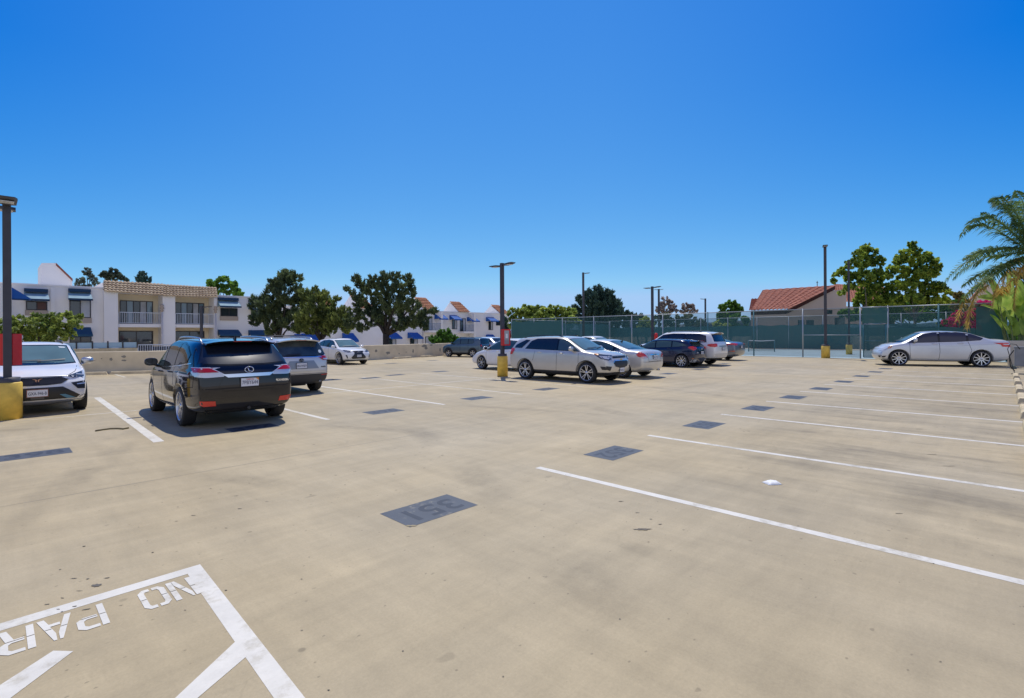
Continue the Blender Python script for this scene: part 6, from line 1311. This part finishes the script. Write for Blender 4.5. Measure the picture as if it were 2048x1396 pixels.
tree('eucalyptus_tree','wispy pale eucalyptus right of the roof stair tower',176,95,[(174,543,8),(162,560,8),(186,556,8),(192,566,7),(172,572,8),(180,548,6),(155,568,5)],euc,.26,380,seed=4,bk=bark2,trunk_r=.2,sub=.32)
tree('eucalyptus_tree','round-topped dark eucalyptus above the tan tile roof',225,100,[(215,547,10),(229,545,11),(236,553,9),(222,558,11),(246,556,6),(253,559,6),(206,550,6)],leaf_mat('dark_eucalyptus_foliage',(.035,.06,.045),(.11,.14,.09),.3),.28,560,seed=5,trunk_r=.2)
tree('dark_cypress','small dark conical tree peeking over the tan tile roof',286,90,[(286,550,7),(283,558,9),(293,560,9),(275,560,4),(287,566,12)],cyp,.30,1200,style='needle',seed=6,trunk_r=.15)
tree('fig_tree','bright green leafy tree rising behind the end of the tan tile roof',450,80,[(428,568,11),(447,563,12),(465,571,11),(440,578,13),(455,580,12),(474,585,9),(482,588,6),(420,566,7)],fic,.32,900,seed=7,sub=.32)
tree('twisted_juniper','tall open juniper with ragged top, left of the pair of tangled trees',560,46,[(570,556,20),(594,556,13),(552,568,16),(546,588,18),(575,588,24),(596,575,12),(515,602,15),(535,610,20),(572,616,26),(560,636,24),(520,632,18),(545,655,20),(585,645,22),(505,615,9),(510,645,10),(600,600,14)],dk,.13,540,2.3,'needle',8,.2,group='twisted trees beyond the wall',sub=.21,fill=1.35)
tree('twisted_juniper','shorter dense olive-green tree right beside the ragged tall juniper',640,44,[(630,585,13),(645,592,14),(632,610,20),(655,608,17),(618,632,20),(648,632,24),(672,620,16),(682,640,18),(660,655,20),(625,655,18),(600,655,14),(692,655,14),(675,598,8),(612,590,14),(615,615,16),(690,625,14),(604,635,15),(665,640,14)],dk2,.13,580,2.0,'needle',9,.18,group='twisted trees beyond the wall',sub=.22,fill=1.35)
tree('twisted_juniper','tallest twisted juniper with thick dark forked trunk beside the white crossover',772,42,[(768,552,13),(790,556,14),(748,560,12),(712,556,9),(722,568,11),(740,580,18),(770,580,22),(800,578,18),(815,556,9),(821,566,9),(822,585,13),(704,584,8),(693,578,6),(720,602,16),(752,612,24),(790,612,26),(825,612,18),(742,636,20),(712,630,16),(800,645,20),(828,640,18),(850,628,14),(868,622,8),(848,650,12),(770,640,18),(700,645,14),(725,655,12)],dk,.13,540,2.3,'needle',10,.30,group='twisted trees beyond the wall',fork=.9,sub=.21,fill=1.35)
tree('conifer_shrub','bright green conifer shrub at the wall left of the boxy SUV',888,44,[(868,680,9),(880,671,9),(892,668,10),(890,680,13),(904,674,9),(912,682,9),(875,686,12),(900,688,13)],con,.13,1200,2.2,'needle',11,.1,cat='shrub',up=.5)
tree('slim_cypress','slim dark cypress right behind the middle lamp post',1010,58,[(1010,638,4),(1010,648,6),(1011,660,7),(1012,672,8)],cyp,.2,1300,2,'needle',12,.1,up=.7)
for i,(x,y,r_) in enumerate(((1032,628,17),(1058,622,18),(1084,624,19),(1110,622,18),(1136,626,18))):
    tree('hedge_tree',['leafy hedge tree nearest the middle lamp post, behind the court fence','second leafy hedge tree right of the middle lamp post','third leafy hedge tree, midway between middle post and cypress','fourth leafy hedge tree behind the court fence','last leafy hedge tree, against the big dark cypress'][i],x,72,[(x-8,y+2,r_*.62),(x+7,y-2,r_*.6),(x,y+12,r_*.85),(x-10,y+20,r_*.8),(x+10,y+20,r_*.8),(x+2,y-8,r_*.3),(x-9,y-9,r_*.25)],hedge_m,.26,900,seed=20+i,group='hedge trees behind the court fence')
tree('big_cypress','big dark dense cypress with bumpy top behind the tennis court',1197,85,[(1197,585,14),(1180,592,13),(1212,590,13),(1163,600,11),(1228,603,12),(1190,604,20),(1212,612,20),(1172,616,18),(1240,616,11),(1200,628,24),(1187,642,18),(1175,648,16),(1213,612,16),(1205,648,18),(1228,630,20),(1165,632,18),(1150,615,5),(1252,630,11),(1266,636,8)],cyp,.34,1300,2,'needle',30,.3,up=.6)
tree('low_dark_tree','low dark tree trailing off right of the big cypress',1283,88,[(1272,636,9),(1285,638,10),(1270,648,14),(1290,650,14),(1240,648,14),(1255,655,14),(1222,655,14),(1205,655,12),(1185,655,12),(1305,652,12)],cyp,.3,1000,1.8,'needle',31,.15)
tree('bright_bush','small yellow-green tree behind the left lamp of the double-headed post',1293,70,[(1290,640,9),(1300,648,10),(1285,652,12)],hedge_m,.25,800,seed=32)
tree('dry_tree','larger round greyish-brown tree behind the double-headed lamp post',1332,95,[(1330,604,11),(1342,608,10),(1322,612,10),(1350,618,8),(1335,620,12),(1318,622,7)],dry,.24,420,seed=33,bk=bark2)
tree('dry_tree','smaller round greyish-brown tree right of the double-headed lamp post',1376,98,[(1370,612,8),(1382,615,9),(1366,622,7),(1390,622,6),(1376,626,9)],dry,.24,420,seed=34,bk=bark2)
tree('understorey_tree','dark green trees filling below the two dry-looking trees',1350,92,[(1325,640,16),(1350,642,16),(1375,640,14),(1395,645,12),(1405,648,8)],leaf_mat('dull_green_foliage',(.06,.09,.05),(.17,.20,.11),.3),.3,900,seed=35)
tree('round_green_tree','round green tree left of the red tiled house',1462,80,[(1448,613,9),(1464,609,11),(1476,613,9),(1456,622,13),(1474,626,13),(1448,640,18),(1478,642,18),(1440,628,7)],fic,.3,900,seed=36)
tree('bright_bush','small yellow-green tree low behind the court fence left of the round green tree',1435,62,[(1432,650,10),(1445,658,11),(1455,650,8)],hedge_m,.22,800,seed=37)
tree('sycamore_tree','leafy sycamore with ragged spreading crown right of the tall court light pole',1738,60,[(1732,497,11),(1744,506,11),(1718,510,12),(1706,528,13),(1733,524,17),(1757,524,14),(1688,540,10),(1674,548,8),(1668,562,6),(1700,553,13),(1728,552,19),(1758,550,17),(1700,573,11),(1735,578,20),(1765,575,16),(1748,600,20),(1722,602,16),(1775,600,14),(1682,585,7)],syc,.22,700,seed=40,bk=bark2,group='sycamores behind the court',sub=.23,fill=1.15)
tree('sycamore_tree','twin-topped leafy sycamore beside the palm fronds',1828,58,[(1826,489,8),(1833,502,11),(1812,505,11),(1852,512,12),(1800,520,12),(1828,522,16),(1862,524,13),(1786,540,11),(1808,545,16),(1838,546,19),(1866,545,13),(1880,532,6),(1795,570,15),(1825,575,20),(1856,572,17),(1880,575,13),(1790,598,16),(1825,603,20),(1860,600,18),(1888,600,13),(1780,552,7),(1898,585,8)],syc,.22,700,seed=41,bk=bark2,group='sycamores behind the court',sub=.23,fill=1.15)
tree('understorey_tree','dark low trees just above the fence below the sycamores',1820,66,[(x,607+(x%3)*3,12) for x in range(1770,1925,16)]+[(x,630,14) for x in range(1690,1960,18)],fic,.3,800,seed=42)
# ---- palm, bird of paradise, bougainvillea at right
def bez(p,k):
    q=[Vector(v) for v in p]
    while len(q)>1: q=[a.lerp(b,k) for a,b in zip(q,q[1:])]
    return q[0]
palm_m=leaf_mat('palm_foliage',(.045,.095,.035),(.17,.25,.07),.35,2); palm_d=leaf_mat('dry_palm_foliage',(.30,.21,.05),(.55,.38,.09),.4,2)
pb=P(2062,700,27); pb.z=-3.4
PT=empty('palm_tree',pb,0,1,'feathery date palm leaning in from the right edge','palm tree')
crown=P(2062,505,27); bm=B(); tube(bm,[pb,pb.lerp(crown,.5)+Vector((.05,0,0)),crown],[.28,.22,.20],10); wob('trunk',bm,bark2,PT)
fr=[[(2062,505),(2040,430),(2010,370),(1978,405)],[(2062,505),(2030,425),(2000,395),(1990,410)],[(2062,505),(2015,445),(1960,395),(1918,482)],[(2062,505),(1995,455),(1965,440),(1935,455)],[(2062,505),(2000,475),(1930,510),(1884,572)],[(2062,508),(1995,500),(1940,520),(1905,560)],[(2062,510),(2000,530),(1960,540),(1922,575)],[(2062,510),(2000,540),(1955,560),(1918,610)],[(2062,505),(2055,440),(2050,390),(2030,380)],[(2062,505),(2080,430),(2090,390),(2110,400)],[(2062,508),(2110,440),(2150,450),(2180,500)],[(2062,512),(2030,560),(2010,580),(1990,590)],[(2062,500),(2030,470),(1990,430),(1962,425)],[(2062,500),(2040,450),(2010,410),(1996,400)],[(2062,508),(2010,490),(1960,495),(1925,520)],[(2062,505),(2045,440),(2025,400),(2010,398)],[(2062,512),(2010,520),(1970,545),(1945,590)],[(2062,505),(2050,450),(2045,410),(2040,400)]]
for i,f in enumerate(fr):
    rnd=random.Random(i); dd=[27,27+rnd.uniform(-1.5,.8),27+rnd.uniform(-2.5,1.5),27+rnd.uniform(-3,2)]
    cp=[P(a,b,d_) for (a,b),d_ in zip(f,dd)]; bm=B(); N_=34; pts_=[bez(cp,k/N_) for k in range(N_+1)]
    tube(bm,pts_,[.028-.022*k/N_ for k in range(N_+1)],5)
    for k in range(4,N_*3):
        u=k/(3*N_); p=bez(cp,u); t_=(bez(cp,min(1,u+.02))-bez(cp,u-.02)).normalized(); side=t_.cross(Vector((0,0,1))); side=side.normalized() if side.length>.1 else Vector((1,0,0))
        ln=.62*math.sin(math.pi*min(1,(u*.9+.12)))**.6
        for s in (1,-1):
            dirv=(side*s*.75+t_*.55+Vector((0,0,rnd.uniform(-.7,.6)))).normalized(); tip=p+dirv*ln*rnd.uniform(.8,1.1)+Vector((0,0,-.14)); mid=p+dirv*ln*.5+Vector((0,0,.02)); w_=t_*.016
            a=[bm.verts.new(q) for q in (p-w_,p+w_,mid+w_*1.1,tip,mid-w_*1.1)]; bm.faces.new(a)
    wob('frond',bm,palm_m if i!=11 else palm_d,PT)
for i,f in enumerate([[(2050,540),(2020,520),(1990,560),(1985,610)],[(2058,530),(2035,500),(2015,520),(2005,575)],[(2060,530),(2040,520),(2030,560),(2028,620)],[(1990,560),(1950,560),(1925,585),(1915,640)],[(1980,570),(1950,575),(1938,610),(1934,655)]]):
    cp=[P(a,b,26.6+i*.1) for a,b in f]; bm=B(); N_=20; rnd=random.Random(i+50); tube(bm,[bez(cp,k/N_) for k in range(N_+1)],.02,5)
    for k in range(2,70):
        u=k/70; p=bez(cp,u); 
        for s in (1,-1):
            tip=p+_r*s*rnd.uniform(.02,.28)+_f*rnd.uniform(-.2,.2)+Vector((0,0,-rnd.uniform(.25,.5))); w_=_r*.018; bm.faces.new([bm.verts.new(q) for q in (p-w_,p+w_,tip)])
    wob('dry_frond',bm,palm_d,PT)
def paddle(bm,base,tip,w_,nrm,droop=.12):
    n=10; ax=tip-base; side=ax.cross(nrm).normalized(); up=side.cross(ax).normalized(); rows=[]
    for k in range(n+1):
        u=k/n; c=base+ax*u+up*(-droop*ax.length*u*u)+up*(.04*math.sin(u*9)*w_); hw_=w_*math.sin(math.pi*min(1,u*.92+.04))**.7
        rows.append([bm.verts.new(c+side*hw_*s+up*abs(s)*hw_*.35) for s in (-1,-.5,0,.5,1)])
    for a,b in zip(rows,rows[1:]):
        for q in range(4): f=bm.faces.new((a[q],a[q+1],b[q+1],b[q])); f.smooth=True
paddle_m=leaf_mat('paddle_leaf',(.12,.22,.03),(.42,.50,.10),.45,2.5)
def paradise(label,basepx,d,lv,seed):
    b0=P(basepx,690,d); b0.z=-1.0; t=empty('bird_of_paradise_plant',b0,0,1,label,'plant',group='giant paddle-leaved plants'); rnd=random.Random(seed)
    for i,(x0,y0,x1,y1,w_) in enumerate(lv):
        dd=d+rnd.uniform(-.6,.6); a=P(x0,y0,dd); b=P(x1,y1,dd+rnd.uniform(-.4,.4)); bm=B(); tube(bm,[b0+Vector((rnd.uniform(-.2,.2),rnd.uniform(-.2,.2),0)),b0.lerp(a,.6)+Vector((0,0,-.1)),a],[.05,.035,.02],6); st=wob('stalk',bm,mat('leaf_stalk',(.12,.15,.04),.5),t)
        bm=B(); n_=Vector((rnd.uniform(-.5,.5),rnd.uniform(-.5,.5),.6))-_f*.8; paddle(bm,a,b,w_*d/F_PX,n_.normalized()); lf=obj('leaf',bm,paddle_m,st)
paradise('giant paddle-leaved plant with broad bright leaves above the tail of the side-on sedan',2028,28.5,[(2000,612,1982,545,9),(1995,605,1955,565,8),(2012,640,2003,583,17),(2022,640,2035,588,15),(1998,600,1960,592,8),(2030,620,2046,560,12),(2018,600,2022,545,9),(2040,650,2058,600,14),(1996,622,1965,608,9),(2010,655,1998,625,12),(2030,655,2018,632,10)],1)
paradise('darker paddle-leaved plant mostly outside the right edge',2050,29.5,[(2030,600,2005,570,10),(2040,590,2030,545,9),(2050,620,2062,560,12),(2045,640,2030,600,12),(2035,660,2020,640,10)],2)
paradise('second bright paddle-leaved plant low behind the cream parapet wall',2040,27.6,[(2004,660,1985,628,9),(2015,668,2005,640,10),(2030,672,2028,640,12),(2045,670,2050,630,12),(2022,650,2012,612,11),(2044,640,2040,590,13),(2050,610,2040,560,12)],3)
tree('low_shrub','dark green shrub at the foot of the paddle-leaved plants',2020,31,[(2005,668,10),(2020,672,12),(2038,665,14),(2048,650,14),(2012,685,12),(2035,685,14),(2055,675,14)],fic,.14,900,seed=50,cat='shrub',trunk_r=.06,zb=-2)
tree('leafy_backdrop_tree','dark green tree behind the palm at the right edge',2030,40,[(2010,590,16),(2035,560,18),(2050,590,24),(2020,620,18),(2045,630,20),(2000,640,12)],leaf_mat('deep_green_foliage',(.03,.07,.02),(.12,.19,.05),.35),.22,700,seed=51)
bou=leaf_mat('bougainvillea_bracts',(.60,.01,.10),(.80,.05,.24),.35,3)
bt=tree('bougainvillea','magenta bougainvillea spilling behind the dark court fence','',44,[],bou,.1) if False else None
t=empty('bougainvillea',(P(1935,700,43).x,P(1935,700,43).y,-1),0,1,'magenta bougainvillea spilling over behind the dark court fence at right','plant')
L_=[(P(x,y,43+((i*7)%5)*.2),r_*43/F_PX) for i,(x,y,r_) in enumerate(((1962,608,8),(1975,606,7),(1950,620,8),(1940,628,7),(1912,632,8),(1905,642,8),(1898,652,7),(1915,650,7),(1945,645,8),(1952,655,7),(1958,634,7),(1920,625,6),(1982,612,5),(1930,640,8),(1890,645,7),(1965,622,7),(1905,655,8),(1972,615,8)))]
leaves('flowers',L_,bou,t,900,.13,1.3,seed=60,fill=.6,sub=.34)
leaves('foliage',[(c+Vector((.2,.3,-.1)),r_*.95) for c,r_ in L_],dk2,t,420,.15,1.5,seed=61)
bm=B(); tube(bm,[(t.location.x,t.location.y,-1),tuple(L_[4][0]),tuple(L_[0][0])],[.06,.04,.02],6); wob('stem',bm,bark2,t)
tree('scrub_tree','yellowish shrub tangled with dry fronds behind the court fence',1930,46,[(1925,600,11),(1935,620,12),(1918,590,8),(1940,640,10),(1910,612,8)],leaf_mat('dry_yellow_foliage',(.14,.11,.03),(.30,.22,.06),.3),.2,700,seed=62,cat='shrub')
tree('planter_shrub','thin leafy planting along the ramp railing below the balconies',205,40,[(x,690,4) for x in range(150,276,14)],ok_,.10,500,seed=63,cat='shrub',trunk_r=.03,zb=-1)
print('LEAVES',NLEAF)
